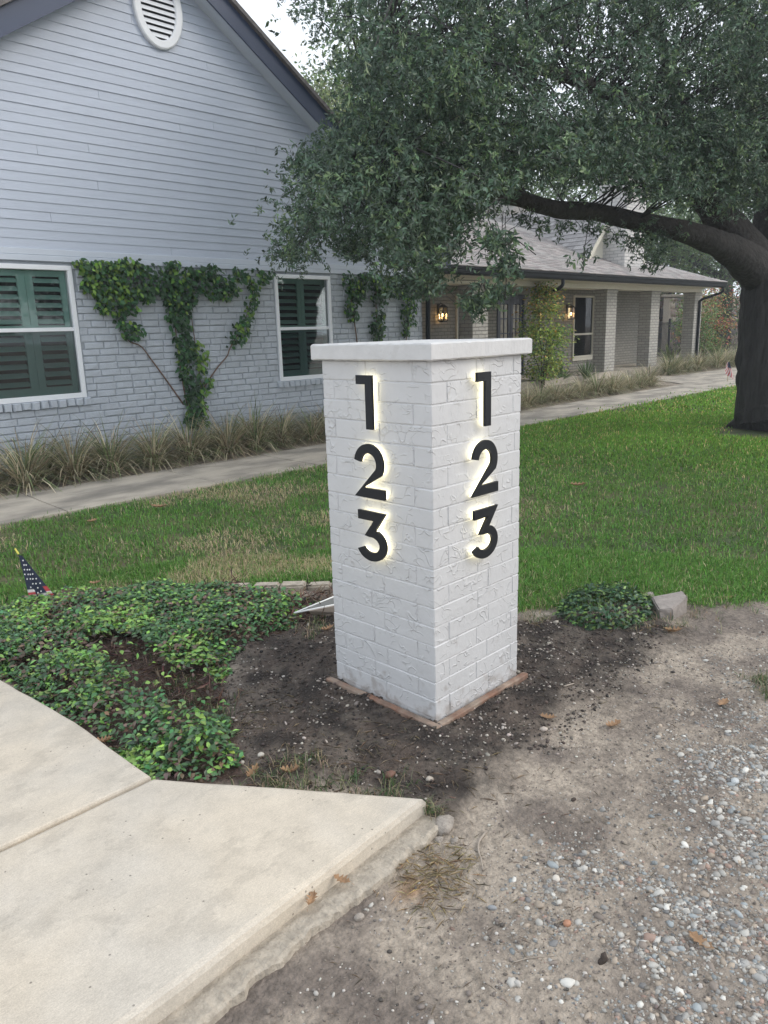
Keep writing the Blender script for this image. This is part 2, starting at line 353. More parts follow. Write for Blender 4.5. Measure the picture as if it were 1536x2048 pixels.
def frames(fwd, nrm):            # columns: side, fwd, normal
    f = fwd/np.linalg.norm(fwd, axis=1, keepdims=True); s = np.cross(f, nrm); s /= np.linalg.norm(s, axis=1, keepdims=True)+1e-9
    n = np.cross(s, f); return np.stack([s, f, n], axis=2)
def runit(n):
    v = rng.normal(size=(n, 3)); return v/np.linalg.norm(v, axis=1, keepdims=True)
def jitcol(base, n, v=.2, hue=.08):
    b = np.asarray(base, float); k = 1+rng.normal(0, v, (n, 1)); h = 1+rng.normal(0, hue, (n, 3))
    return np.clip(b*k*h, .004, 1)
LEAF4 = (np.array([(0, 0, 0), (.5, .5, .06), (0, 1, -.08), (-.5, .5, .06)], float), [np.array([[0, 1, 2], [0, 2, 3]])])
LEAF6 = (np.array([(0, 0, 0), (.36, .25, .07), (.46, .55, .07), (0, 1.0, -.12), (-.46, .55, .07), (-.36, .25, .07), (0, .5, 0)], float),
         [np.array([[0, 1, 6], [1, 2, 6], [2, 3, 6], [3, 4, 6], [4, 5, 6], [5, 0, 6]])])
def leaves(P, fwd, nrm, L, W, tmpl):
    Mx = frames(fwd, nrm); Mx = Mx.copy(); Mx[:, :, 0] *= W[:, None]; Mx[:, :, 1] *= L[:, None]; Mx[:, :, 2] *= L[:, None]
    return inst(tmpl[0], tmpl[1], Mx, P)
def ico(sub=1):
    bm = bmesh.new(); bmesh.ops.create_icosphere(bm, subdivisions=sub, radius=1)
    V = np.array([v.co[:] for v in bm.verts]); F = np.array([[v.index for v in f.verts] for f in bm.faces]); bm.free(); return V, [F]

# ------------------------------------------------------------------ ground plan (metres; X along the house front, Y towards the house)
X0, Y0, PWX, PWY, PH = 2.032, 1.760, .560, .582, 1.392
gp = lambda L, z=0.: [tuple(G(x, y, z)[:2]) for x, y in L]
SLABZ = .02
cA = G(305, 1552, SLABZ)[:2]; cB = G(852, 1592, SLABZ)[:2]; cL = G(0, 1358, SLABZ)[:2]
YE = 1.44
def yE(x): return 1.44+(x-1.61)*.052
LAWN = gp([(-420, 1290), (0, 1196), (130, 1180), (300, 1165), (500, 1160), (663, 1158), (760, 1175), (900, 1200), (1045, 1215), (1130, 1200), (1310, 1192), (1440, 1195), (1560, 1192), (1900, 1190)])+[(30, -1), (30, 6.72), (-8, 6.72)]
BED = gp([(-330, 1340), (0, 1215), (90, 1190), (300, 1172), (480, 1172), (600, 1180), (655, 1200), (590, 1240), (520, 1275), (455, 1310), (440, 1380), (470, 1450), (500, 1550), (305, 1548), (0, 1340), (-200, 1380)])
SOIL = gp([(440, 1290), (560, 1250), (640, 1230), (900, 1240), (1060, 1235), (1320, 1225), (1350, 1260), (1260, 1330), (1190, 1400), (1100, 1470), (960, 1540), (890, 1600), (850, 1590), (700, 1560), (520, 1545), (440, 1440)])

def earth(x, y):
    d = fbm(x, y, 3, 4, 5)-.5
    soil = ss(-.09, .09, sdist(x, y, SOIL)+d*.45)*(.8+.2*ss(.3, .6, fbm(x, y, 14, 3, 6)))
    lawn = ss(-.02, .05, sdist(x, y, LAWN)+d*.08)
    bed = ss(-.03, .03, sdist(x, y, BED))
    grav = ss(1.15, .2, y+d*.7)*(1-lawn)
    return soil, lawn, bed, grav
def gheight(x, y):
    soil, lawn, bed, grav = earth(x, y)
    near = ss(9, 5, np.hypot(x, y))
    h = -.035+.012*(fbm(x, y, 1.2, 3, 8)-.5)
    h = h+near*(.045*(fbm(x, y, 9, 5, 3)-.5)*soil+.018*(fbm(x, y, 30, 2, 13)-.5)*soil + .010*(fbm(x, y, 18, 4, 4)-.5)*(1-soil))
    h = h+.02*soil
    # firm earth just off the broken kerb
    h = h-.022*ss(.75, 1.2, y-.052*(x-1.6))*ss(1.9, 1.75, x)*ss(1.9, 1.5, y)
    return h
xs = np.concatenate([[-400, -120, -50, -20, -8, -3, -1, 0, .2], np.arange(.35, 5.0, .021), np.arange(5.05, 9, .12), np.arange(9.2, 30, .6), [35, 45, 60, 100, 200, 500]])
ys = np.concatenate([[-400, -120, -50, -20, -8, -3, -1, -.5, -.1], np.arange(0, 4.8, .021), np.arange(4.9, 9, .12), np.arange(9.2, 20, .6), [25, 35, 60, 100, 200, 500]])
gx, gy = np.meshgrid(xs, ys, indexing='ij'); fx, fy = gx.ravel(), gy.ravel()
soil, lawn, bed, grav = earth(fx, fy)
n1 = fbm(fx, fy, 2.2, 5, 21); n2 = fbm(fx, fy, 11, 4, 22)
def lerp(a, b, t): return a*(1-t[:, None])+b*t[:, None]
cdry = lerp(np.array([.20, .165, .135])[None], np.array([.33, .28, .22])[None], ss(.35, .65, n1)) if False else None
dirt = lerp(np.tile([.180, .148, .124], (len(fx), 1)), np.tile([.37, .312, .252], (len(fx), 1)), ss(.34, .66, .35*n1+.65*fbm(fx, fy, 6, 5, 23)))
gcol = lerp(dirt, np.tile([.32, .272, .225], (len(fx), 1)), grav*.7)
scol = lerp(np.tile([.030, .023, .019], (len(fx), 1)), np.tile([.082, .062, .050], (len(fx), 1)), ss(.35, .7, n2))
gcol = lerp(gcol, scol, soil)
bcol = lerp(np.tile([.05, .03, .025], (len(fx), 1)), np.tile([.12, .08, .06], (len(fx), 1)), n2)
gcol = lerp(gcol, bcol, bed)
lcol = lerp(np.tile([.06, .085, .03], (len(fx), 1)), np.tile([.12, .11, .055], (len(fx), 1)), ss(.4, .65, n1))
gcol = lerp(gcol, lcol, lawn)
rust = np.exp(-(((fx-G(822, 1745)[0])/.05)**2+((fy-G(822, 1745)[1])/.035)**2))
gcol = lerp(gcol, np.tile([.34, .19, .09], (len(fx), 1)), np.clip(rust*.8*(.5+n2), 0, 1))
gz = gheight(fx, fy)
nx, ny = len(xs), len(ys); ii, jj = np.meshgrid(np.arange(nx-1), np.arange(ny-1), indexing='ij'); a = (ii*ny+jj).ravel()
obj('ground', np.stack([fx, fy, gz], 1), [np.stack([a, a+ny, a+ny+1, a+1], 1)], M['ground'], col=gcol, smooth=True, kind='structure')

# ------------------------------------------------------------------ driveway slabs with rounded edge and broken lower kerb
def slab(poly, z0, z1, rb=.012, name='concrete_slab', m=None, parent=None, seg=.09, wob=.003):
    P = []
    n = len(poly)
    for i in range(n):
        a_, b_ = np.array(poly[i]), np.array(poly[(i+1) % n]); L = np.linalg.norm(b_-a_); k = max(1, int(L/seg))
        for t in range(k):
            p = a_+(b_-a_)*t/k; P.append(p+wob*(np.array([vnoise(np.array([p[0]*23.]), np.array([p[1]*19.]), 3)[0], vnoise(np.array([p[0]*21.+9]), np.array([p[1]*17.]), 4)[0]])-.5)*2)
    P = np.array(P); c = P.mean(0); n = len(P)
    e1 = np.roll(P, -1, 0)-P; e1 /= np.linalg.norm(e1, axis=1, keepdims=True); nb_ = np.stack([e1[:, 1], -e1[:, 0]], 1); na_ = np.roll(nb_, 1, 0)
    N_ = na_+nb_; N_ /= np.linalg.norm(N_, axis=1, keepdims=True); N_ = N_/np.maximum(.3, np.sum(N_*nb_, 1))[:, None]
    area = .5*np.sum(P[:, 0]*np.roll(P[:, 1], -1)-np.roll(P[:, 0], -1)*P[:, 1])
    if area < 0: N_ = -N_
    V = []; prof = [(0, z0), (0, z1-rb), (.3*rb, z1-.3*rb), (rb, z1)]
    for d, z in prof: V += [(p[0]-q[0]*d, p[1]-q[1]*d, z) for p, q in zip(P, N_)]
    F = []
    for r in range(3): F += [(r*n+i, r*n+(i+1) % n, (r+1)*n+(i+1) % n, (r+1)*n+i) for i in range(n)]
    V.append((c[0], c[1], z1)); F += [(3*n+i, 3*n+(i+1) % n, 4*n) for i in range(n)]
    mb = MB().add(V, F); return mb.build(name, m or M['conc'], parent)
drive = link('driveway', raw('driveway', [(-4, 1.0, -.12), (.5, 1.25, -.12), (.8, 3.3, -.12), (-4, 6, -.12)], [(0, 1, 2, 3)], M['curb']), kind='structure')
J = .006
slab([(-4, yE(-4)), (cB[0], yE(cB[0])), (cA[0], cA[1]-J), (-4, cA[1]-J)], -.08, SLABZ, .022, parent=drive)
cm = G(150, 1442, SLABZ)[:2]
slab([(-4, cA[1]+J), (cA[0]-.004, cA[1]+J), (cm[0]+.0, cm[1]), (cL[0], cL[1]), (.88, 4.6), (.6, 6.6), (-4, 6.6)], -.08, SLABZ, .010, parent=drive)
# kerb: a lower strip whose outer edge is broken
kx = np.arange(-4, 1.66, .008); ko = yE(kx)-.088-.03*(fbm(kx, kx*0, 2.3, 4, 31)-.5)-.035*(fbm(kx, kx*0, 24, 4, 32)-.5)
ko = ko+.01*np.clip(kx-1.4, 0, 1)+np.where(kx > 1.60, (kx-1.60)*.8, 0)
V = []; F = []; rows = [0, .12, .3, .6, .85, .97, 1.0, 1.02]
for i, x in enumerate(kx):
    for j, t in enumerate(rows):
        y = (yE(x)+.004)*(1-min(t, 1))+ko[i]*min(t, 1); z = -.042+.006*min(t, 1)+.007*vnoise(np.array([x*55]), np.array([t*6.]), 6)[0]*(1 if j > 1 else 0)+.005*vnoise(np.array([x*160]), np.array([t*19.]), 7)[0]*(t > .5)
        if i > len(kx)-8 and j > 0: z -= .012*(i-len(kx)+8)
        if j == 5: z -= .004+.006*vnoise(np.array([x*60]), np.array([1.]), 9)[0]
        if j == 6: z -= .03
        if j == 7: z -= .08; y -= .006
        V.append((x, y, z))
k = len(rows)
for i in range(len(kx)-1):
    for j in range(k-1): F.append((i*k+j, i*k+j+1, (i+1)*k+j+1, (i+1)*k+j))
obj('kerb_strip', V, F, M['curb'], drive, smooth=False)

# ------------------------------------------------------------------ front path: one slab after another, joints open
path = link('path', raw('path', [(-8, 6.72, -.06), (22, 6.72, -.06), (22, 7.9, -.06), (-8, 7.9, -.06)], [(0, 1, 2, 3)], M['curb']), kind='structure')
def ypath(x): return 6.70+.03*math.sin(x*.7), 7.93+.03*math.sin(x*.5+1)
px_ = -6.0; joints = []
while px_ < 19.0: joints.append(px_); px_ += random.choice([1.35, 1.5, 1.62])
jx = G(105, 1010)[0]; joints = [j+(jx-min(joints, key=lambda q: abs(q-jx))) for j in joints]
for a_, b_ in zip(joints[:-1], joints[1:]):
    n0, f0 = ypath(a_); n1_, f1 = ypath(b_)
    slab([(a_+.006, n0), (b_-.006, n1_), (b_-.006+.05, f1), (a_+.006+.05, f0)], -.07, -.012+random.uniform(-.004, .004), .008, parent=path, m=M['path'], seg=.3)
e = joints[-1]
slab([(e+.006, 6.71), (e+2.6, 6.72), (e+2.6, 9.35), (e+1.2, 9.3), (e+.05, 7.93)], -.07, -.012, .008, parent=path, m=M['path'], seg=.4)
slab([(e+2.612, 6.72), (34, 6.75), (34, 9.3), (e+2.612, 9.35)], -.07, -.012, .008, parent=path, m=M['path'], seg=.4)
slab([(e+1.22, 9.315), (e+2.6, 9.365), (22.0, 10.9), (19.6, 10.9)], -.07, -.012, .008, parent=path, m=M['path'], seg=.4)

# ================================================================== HOUSE
WY = 9.2; WXR = 10.4; EZ = 2.42; APX, APZ, SL = 5.62, 5.97, .645
house = thing('house', 'long pale painted brick house with lap-sided gable wing and brick-columned porch', 'house', (5.6, 9.2, 0))
wall = obj('wall', *(lambda b: (b.v, b.f))(MB()), M['mortar'], house) if False else None
# backing of the wing wall (mortar plane), with window openings
wins = [(2.95, 4.10, .81, 2.36), (7.12, 8.22, .80, 2.36)]
mb = MB(); zc = [(-.1, .80), (.80, 2.36), (2.36, EZ)]
mb.box((.9, WY, -.1), (WXR, WY+.2, .80)); mb.box((.9, WY, 2.36), (WXR, WY+.2, EZ))
for a_, b_ in ((.9, 2.95), (4.10, 7.12), (8.22, WXR)): mb.box((a_, WY, .80), (b_, WY+.2, 2.36))
mb.box((WXR-.2, WY+.2, -.1), (WXR, 12.5, EZ)); mb.box((.9, WY+.2, -.1), (1.1, 15, EZ))
wall = mb.build('wall', M['mortar'], house)
# painted bricks, each with slumped rounded edges
CH = .0845; bricks = []
def brick_verts(x0, x1, z0, z1, d, y=WY, j=.0055):
    e = .008; r = lambda s=j: random.uniform(-s, s); q = .012
    V = []
    for (X, Z) in ((x0, z0), (x1, z0), (x1, z1), (x0, z1)): V.append((X, y+.002, Z))
    for (X, Z) in ((x0, z0), (x1, z0), (x1, z1), (x0, z1)): V.append((X+r(), y-d*.55, Z+r(.003)))
    for (X, Z, sx, sz) in ((x0, z0, 1, 1), (x1, z0, -1, 1), (x1, z1, -1, -1), (x0, z1, 1, -1)): V.append((X+sx*(q+r()), y-d+r(.003), Z+sz*(e+r(.003))))
    mx = (x0+x1)/2+r(.03); V.append((mx, y-d-random.uniform(0, .005), z0+e+r())); V.append((mx+r(.02), y-d-random.uniform(0, .005), z1-e+r()))
    return V
BF = [(0, 1, 5, 4), (1, 2, 6, 5), (2, 3, 7, 6), (3, 0, 4, 7), (4, 5, 9, 12, 8), (5, 6, 10, 9), (6, 7, 11, 13, 10), (7, 4, 8, 11), (8, 12, 13, 11), (12, 9, 10, 13)]
row = 0; z = -.05
while z+CH <= EZ+.01:
    x = .95+(row % 2)*.125+random.uniform(-.02, .02)
    while x < WXR-.03:
        L = random.choice([.25, .25, .25, .23, .27, .19, .125 if random.random() < .25 else .25]); x1 = min(x+L, WXR)
        segs = [(x, x1)]
        for (wa, wb, wz0, wz1) in wins:
            if z+CH > wz0-.105+.02 and z < wz1-.01:
                out = []
                for s0, s1 in segs:
                    if s1 <= wa-.02 or s0 >= wb+.02: out.append((s0, s1))
                    else:
                        if s0 < wa-.06: out.append((s0, wa-.012))
                        if s1 > wb+.06: out.append((wb+.012, s1))
                segs = out
        for s0, s1 in segs:
            if s1-s0 > .04: bricks.append((s0+.005, s1-.005, z+.005+random.uniform(-.003, .003), z+CH-.005, .014+random.uniform(-.005, .006)))
        x = x1
    z += CH; row += 1
def vis(b):
    u, v, d = proj(((b[0]+b[1])/2, WY, (b[2]+b[3])/2)); 
    return (-40 < u < 690 and v < 905+ (640-u)*-.08+20, -d)
near = [b for b in bricks if vis(b)[0]]; near.sort(key=lambda b: -vis(b)[1]); sel = set(near[:298])
rest = MB()
for b in bricks:
    V = brick_verts(*b)
    if b in sel:
        c = np.array([(b[0]+b[1])/2, WY, (b[2]+b[3])/2]); me = raw('brick', np.array(V)-c, BF, M['wallpaint']); link('brick', me, wall, c)
    else: rest.add(V, BF)
rest.build('brickwork', M['wallpaint'], wall, kind='stuff')

# lap siding on the gable: every board tapered, bottom edge proud
def xr(z): return APX+(APZ-z)/SL
def xl(z): return APX-(APZ-z)/SL
sid = obj('gable_siding', [(.9, WY+.05, EZ), (WXR, WY+.05, EZ), (WXR, WY+.05, 2.85), (APX, WY+.05, APZ), (.9, WY+.05, 2.93)], [(0, 1, 2, 3, 4)], M['siding'], house)
z = EZ+.12
bh = .1017; i = 0
while z < APZ-.1:
    z1 = min(z+bh, APZ-.02)
    a0, b0, a1, b1 = max(xl(z), .9), min(xr(z), WXR), max(xl(z1), .9), min(xr(z1), WXR)
    pr = .0115+(.0025 if i % 3 == 0 else 0)+random.uniform(-.001, .001)
    cuts = [0, 1]
    if random.random() < .45: cuts = [0, random.uniform(.25, .75), 1]
    for c0, c1 in zip(cuts[:-1], cuts[1:]):
        A0 = a0+(b0-a0)*c0; B0 = a0+(b0-a0)*c1-(0.003 if c1 < 1 else 0); A1 = A0 if c0 > 0 else a1; B1 = B0 if c1 < 1 else b1
        A1 = min(max(A1, a1), b1); B1 = min(max(B1, a1), b1); pj = pr+random.uniform(-.0015, .0015)
        V = [(A0, WY-pj, z), (B0, WY-pj, z), (B0, WY+.02, z), (A0, WY+.02, z), (A1, WY-.004, z1), (B1, WY-.004, z1), (B1, WY+.02, z1), (A1, WY+.02, z1)]
        MB().add(V, [(3, 2, 1, 0), (4, 5, 6, 7), (0, 1, 5, 4), (1, 2, 6, 5), (2, 3, 7, 6), (3, 0, 4, 7)]).build('siding_board', M['siding'], sid)
    z = z1; i += 1
for k_, (za, zb, pr) in enumerate(((EZ-.02, EZ+.045, .034), (EZ+.047, EZ+.118, .027))):
    MB().bbox((.9, WY-pr, za), (WXR, WY-.001, zb), .004).build('trim_board', M['trim2'], house)
# oval louvred vent
VX, VZ, VA, VB = 5.57, 5.44, .235, .36
vent = obj('gable_vent', *(lambda n=40: (
    [(VX+(VA+o)*math.cos(2*math.pi*i/n), WY-y, VZ+(VB+o)*math.sin(2*math.pi*i/n)) for (o, y) in ((.10, .0), (.10, .05), (.085, .06), (.015, .06), (0, .05), (0, 0)) for i in range(n)],
    [(r*n+i, r*n+(i+1) % n, (r+1)*n+(i+1) % n, (r+1)*n+i) for r in range(5) for i in range(n)]))(), M['trim'], house, smooth=False)
MB().add([(VX+VA*math.cos(2*math.pi*i/32), WY-.024, VZ+VB*math.sin(2*math.pi*i/32)) for i in range(32)], [tuple(range(32))]).build('vent_back', M['dark'], vent)
zz = VZ-VB+.045
while zz < VZ+VB-.02:
    hw = VA*math.sqrt(max(0, 1-((zz-VZ)/VB)**2))+.004
    V = [(VX-hw, WY-.052, zz-.022), (VX+hw, WY-.052, zz-.022), (VX+hw, WY-.026, zz+.03), (VX-hw, WY-.026, zz+.03)]
    V += [(v[0], v[1]+.006, v[2]+.006) for v in V]
    MB().add(V, [(0, 1, 2, 3), (7, 6, 5, 4), (0, 4, 5, 1), (1, 5, 6, 2), (2, 6, 7, 3), (3, 7, 4, 0)]).build('vent_slat', M['trim'], vent); zz += .068

# wing roof: two slopes, soffit, fascia
OV = .27; nrm = math.hypot(1, SL)
def slope(sgn, name, zoff0, zoff1, y0, y1, xe, m, parent):
    V = []
    for y in (y0, y1):
        for x in (APX, xe):
            zb = APZ-SL*abs(x-APX); V += [(x, y, zb+zoff0), (x, y, zb+zoff1)]
    return MB().add(V, [(0, 1, 3, 2), (4, 6, 7, 5), (0, 4, 5, 1), (2, 3, 7, 6), (0, 2, 6, 4), (1, 5, 7, 3)]).build(name, m, parent)
for sg, xe in ((-1, .1), (1, 10.9)):
    slope(sg, 'roof_slope', .24, .30, WY-OV-.06, 15, xe+sg*.05, mat('wing_shingle', (.16, .145, .14), .9, var=.3, vs=20, bump=.6, bs=60), house)
    slope(sg, 'soffit', .0, .02, WY-OV+.03, WY+.04, xe, M['trim2'], house)
    slope(sg, 'fascia_board', -.03, .238, WY-OV, WY-OV+.028, xe, M['fascia'], house)
# eave fascia and gutter on the right eave of the wing
# windows with plantation shutters
def shutter_window(wa, wb, z0, z1, mid, stile, lou, label, up=.35, name='window'):
    W = MB(); t = .055; yo = WY-.03
    fr = MB(); fr.bbox((wa, yo, z0), (wb, WY+.10, z0+.06)); fr.bbox((wa, yo, z1-t), (wb, WY+.10, z1)); fr.bbox((wa, yo, z0+.06), (wa+t, WY+.10, z1-t)); fr.bbox((wb-t, yo, z0+.06), (wb, WY+.10, z1-t))
    wd = fr.build(name, M['trim'], house); wd['label'] = label
    s = MB(); s.bbox((wa+t, WY-.012, mid-.022), (wb-t, WY+.03, mid+.022), .003); s.build('sash_rail', M['trim'], wd)
    MB().box((wa+t, WY+.012, mid+.022), (wb-t, WY+.016, z1-t)).build('upper_pane', M['glass'], wd)
    MB().box((wa+t, WY+.006, z0+.06), (wb-t, WY+.010, mid-.022)).build('lower_pane', M['screen'], wd)
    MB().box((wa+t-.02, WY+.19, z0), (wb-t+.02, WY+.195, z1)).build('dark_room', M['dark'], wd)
    ys = WY+.06
    f = MB()
    for a_, b_ in stile: f.bbox((a_, ys, z0+.05), (b_, ys+.03, z1-t), .003)
    for za, zb in ((z0+.05, z0+.15), (mid-.06, mid+.05), (z1-t-.07, z1-t)):
        f.bbox((wa+t, ys+.002, za), (wb-t, ys+.028, zb), .003)
    f.build('shutter_frame', M['shutter'], wd)
    for a_, b_ in lou:
        for za, zb in ((z0+.15, mid-.06), (mid+.05, z1-t-.07)):
            n = max(1, round((zb-za)/.098)); p = (zb-za)/n
            for i in range(n):
                c = za+p*(i+.5); an = R(38+random.uniform(-2, 2)); hw = .044; th = .005
                dy, dz = math.cos(an)*hw, math.sin(an)*hw; ny_, nz_ = -math.sin(an)*th, math.cos(an)*th
                yc = ys+.015
                V = []
                for X in (a_+.004, b_-.004):
                    V += [(X, yc-dy+ny_*.4, c-dz+nz_*.4), (X, yc+ny_, c+nz_), (X, yc+dy+ny_*.4, c+dz+nz_*.4), (X, yc+dy-ny_*.4, c+dz-nz_*.4), (X, yc-ny_, c-nz_), (X, yc-dy-ny_*.4, c-dz-nz_*.4)]
                MB().add(V, [(0, 1, 2, 3, 4, 5), (11, 10, 9, 8, 7, 6)]+[(k_, k_+6, (k_+1) % 6+6, (k_+1) % 6) for k_ in range(6)]).build('louver', M['shutter'], wd)
    # rowlock sill of rough bricks
    sx = wa-.06
    while sx < wb+.02:
        L = .105; V = brick_verts(sx+.004, sx+L-.004, z0-.095+random.uniform(-.006, .006), z0-.006, .055, WY, .006)
        V = [(v[0], v[1], v[2]+(.012 if (v[1] > WY-.01 and v[2] > z0-.05) else 0)) for v in V]
        MB().add(V, BF).build('sill_brick', M['wallpaint'], wd); sx += L
    return wd
shutter_window(2.95, 4.10, .81, 2.36, 1.63, [(3.005, 3.07), (3.48, 3.57), (3.573, 3.66), (3.975, 4.045)], [(3.07, 3.48), (3.66, 3.975)], 'window at the left edge with green shutter louvers')
shutter_window(7.12, 8.22, .80, 2.36, 1.575, [(7.175, 7.24), (7.60, 7.667), (7.67, 7.74), (8.10, 8.165)], [(7.24, 7.60), (7.74, 8.10)], 'narrower shuttered window just left of the pillar')

# porch ----------------------------------------------------------------
PY = 11.0; BY = 12.5; ER = 27.2; FZ = .14
MB().box((WXR, PY-.15, -.1), (28, BY+.1, FZ)).build('porch_floor', M['path'], house)
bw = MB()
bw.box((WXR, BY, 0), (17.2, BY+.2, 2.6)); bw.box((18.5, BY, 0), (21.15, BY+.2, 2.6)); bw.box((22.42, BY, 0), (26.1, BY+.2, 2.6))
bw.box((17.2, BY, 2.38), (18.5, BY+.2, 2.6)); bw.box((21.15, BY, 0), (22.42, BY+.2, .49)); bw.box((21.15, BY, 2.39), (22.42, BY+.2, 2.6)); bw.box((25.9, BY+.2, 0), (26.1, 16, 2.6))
bw.build('porch_wall', brickwork_mat('porch_wall_shaded_brick', (.33, .315, .28), (.28, .27, .24), (.19, .185, .17), .24, .085, .012, .02), house)  # same paint as the columns, darkened: porch shade put into the brick colour
for (x, lb) in ((14.2, ''), (20.46, ''), (23.29, ''), (26.6, '')):
    c = MB(); c.bbox((x, PY, FZ-.1), (x+.60, PY+.40, 2.48), .008); c.bbox((x-.02, PY-.02, 2.40), (x+.62, PY+.42, 2.47), .006)
    c.build('porch_column', M['porchbrick'], house)
MB().bbox((WXR, PY-.03, 2.475), (ER-.1, PY+.42, 2.68)).build('porch_beam', M['cream'], house)
MB().box((WXR, 10.36, 2.60), (ER, PY-.03, 2.62)).build('porch_soffit', M['cream'], house)
MB().box((WXR, PY+.42, 2.56), (ER-.1, BY, 2.58)).build('porch_ceiling', M['cream'], house)
# gutter: K profile
prof = [(10.36, 2.60), (10.27, 2.60), (10.245, 2.64), (10.235, 2.70), (10.21, 2.73), (10.21, 2.76), (10.36, 2.76)]
V = [(x, y, z) for x in (WXR+.1, ER+.1) for y, z in prof]; n = len(prof)
MB().add(V, [tuple(range(n)), tuple(range(2*n-1, n-1, -1))]+[(i, (i+1) % n, n+(i+1) % n, n+i) for i in range(n)]).build('gutter', M['gutter'], house)
def dspout(P, name='downspout'):
    m_ = MB(); m_.tube(smooth_path(P, 5), .045, 8); m_.build(name, M['gutter'], house, smooth=True)
dspout([(10.50, 10.25, 2.6), (10.50, 10.1, 2.45), (10.50, 9.4, 2.25), (10.47, 9.13, 2.1), (10.46, 9.11, 1.5), (10.46, 9.11, .02)])
dspout([(16.9, 10.29, 2.6), (16.9, 10.32, 2.45), (16.9, 10.6, 2.33), (16.9, 10.93, 2.3), (16.9, 11.0, 2.3)])
dspout([(27.1, 10.29, 2.6), (27.1, 10.31, 2.45), (26.95, 10.6, 2.33), (26.9, 10.93, 2.2), (26.9, 10.95, 1.9), (26.9, 10.95, .1)])
# shingled porch roof
SP = .42; RZ0 = 2.78; ry0 = 10.2
def rz(y): return RZ0+SP*(y-ry0)
hip = lambda y: 27.3-(y-ry0)*2.55 if y < 12.3 else 27.3-2.1*2.55-(y-12.3)*.9
V = []; F = []; cl = []; y = ry0; rr = 0
while y < 16.4:
    y1 = y+.135; x = WXR+.15+(rr % 2)*.12
    xmax = hip(y)
    while x < xmax:
        x1 = min(x+random.uniform(.18, .34), xmax)
        if x1-x < .03: break
        d = .012+random.uniform(0, .006); n = len(V)
        V += [(x, y, rz(y)+d), (x1-.006, y, rz(y)+d), (x1-.006, y1, rz(y1)+.002), (x, y1, rz(y1)+.002), (x, y, rz(y)-.004), (x1-.006, y, rz(y)-.004)]
        F += [(n, n+1, n+2, n+3), (n+4, n+5, n+1, n)]
        c = np.array([.34, .315, .305])*random.uniform(.68, 1.12)*np.array([1+random.uniform(-.04, .05), 1, 1]); cl += [c]*6
        x = x1
    y = y1; rr += 1
pr = MB().add([(WXR, ry0, RZ0-.006), (27.3, ry0, RZ0-.006), (hip(12.3), 12.3, rz(12.3)-.006), (hip(16.4), 16.4, rz(16.4)-.006), (WXR, 16.4, rz(16.4)-.006),
               (27.3, 18, 2.3), (WXR, 22, 2.8)], [(0, 1, 2, 3, 4), (1, 5, 3, 2), (3, 5, 6, 4)]).build('porch_roof', M['wood'], house)
pr.data.materials.clear(); pr.data.materials.append(mat('roof_deck', (.28, .265, .255), .9, var=.2, vs=15, bump=.5, bs=40))
obj('shingle_courses', V, F, M['shingle'], pr, col=np.array(cl), kind='stuff')
# cross gable with its own shingles
GX, GY, GZ = 22.05, 11.7, 5.15
V = []; F = []; cl = []; t = 0; gl = 1.0
while t < 1.95:
    t1 = t+.125; zt = GZ-(t1)*gl; zt1 = GZ-t*gl
    xa, xb = GX-t1, GX-t; yv = ry0+(zt-RZ0)/SP; yy = GY-.14
    while yy < min(yv+.1, 16.6):
        y2 = yy+random.uniform(.2, .34); n = len(V); d = .012
        V += [(xa-d, yy, zt+d), (xa-d, y2-.006, zt+d), (xb, y2-.006, zt1), (xb, yy, zt1), (xa-d, yy, zt), (xa-d, y2-.006, zt)]
        F += [(n, n+1, n+2, n+3), (n+4, n+5, n+1, n)]; c = np.array([.36, .345, .345])*random.uniform(.68, 1.1); cl += [c]*6; yy = y2
    t = t1
gab = MB().add([(GX, GY-.15, GZ-.01), (GX, 17, GZ-.01), (GX-1.95, 17, GZ-1.96), (GX-1.95, GY-.15, GZ-1.96), (GX+1.95, 17, GZ-1.96), (GX+1.95, GY-.15, GZ-1.96)], [(0, 1, 2, 3), (0, 5, 4, 1)]).build('cross_gable_roof', pr.data.materials[0], house)
obj('shingle_courses', V, F, M['shingle'], gab, col=np.array(cl), kind='stuff')
MB().add([(GX-1.8, GY, GZ-1.85), (GX+1.8, GY, GZ-1.85), (GX, GY, GZ-.06), (GX-1.8, GY+.1, GZ-1.85), (GX+1.8, GY+.1, GZ-1.85), (GX, GY+.1, GZ-.06)], [(0, 1, 2), (3, 5, 4), (0, 3, 4, 1), (1, 4, 5, 2), (2, 5, 3, 0)]).build('gable_wall', M['cream'], house)
for s_ in (-1, 1):
    MB().add([(GX, GY-.17, GZ+.0), (GX+s_*1.95, GY-.17, GZ-1.95), (GX+s_*1.95, GY-.17, GZ-2.12), (GX, GY-.17, GZ-.17), (GX, GY-.14, GZ+.0), (GX+s_*1.95, GY-.14, GZ-1.95), (GX+s_*1.95, GY-.14, GZ-2.12), (GX, GY-.14, GZ-.17)],
             [(0, 1, 2, 3), (7, 6, 5, 4), (0, 4, 5, 1), (1, 5, 6, 2), (2, 6, 7, 3), (3, 7, 4, 0)]).build('rake_board', M['cream'], house)
ch = MB(); ch.bbox((21.4, 11.0, 2.9), (22.62, 11.9, 6.2), .01); ch.bbox((21.34, 10.94, 6.0), (22.68, 11.96, 6.12), .01); ch.build('chimney', M['chimbrick'], house)
# higher back roof
MB().add([(27, 18, 6.6), (23.8, 18, 4.9), (30.2, 18, 4.9), (27, 24, 6.6), (23.8, 24, 4.9), (30.2, 24, 4.9)], [(0, 1, 2), (0, 3, 4, 1), (0, 2, 5, 3)]).build('back_roof', pr.data.materials[0], house)

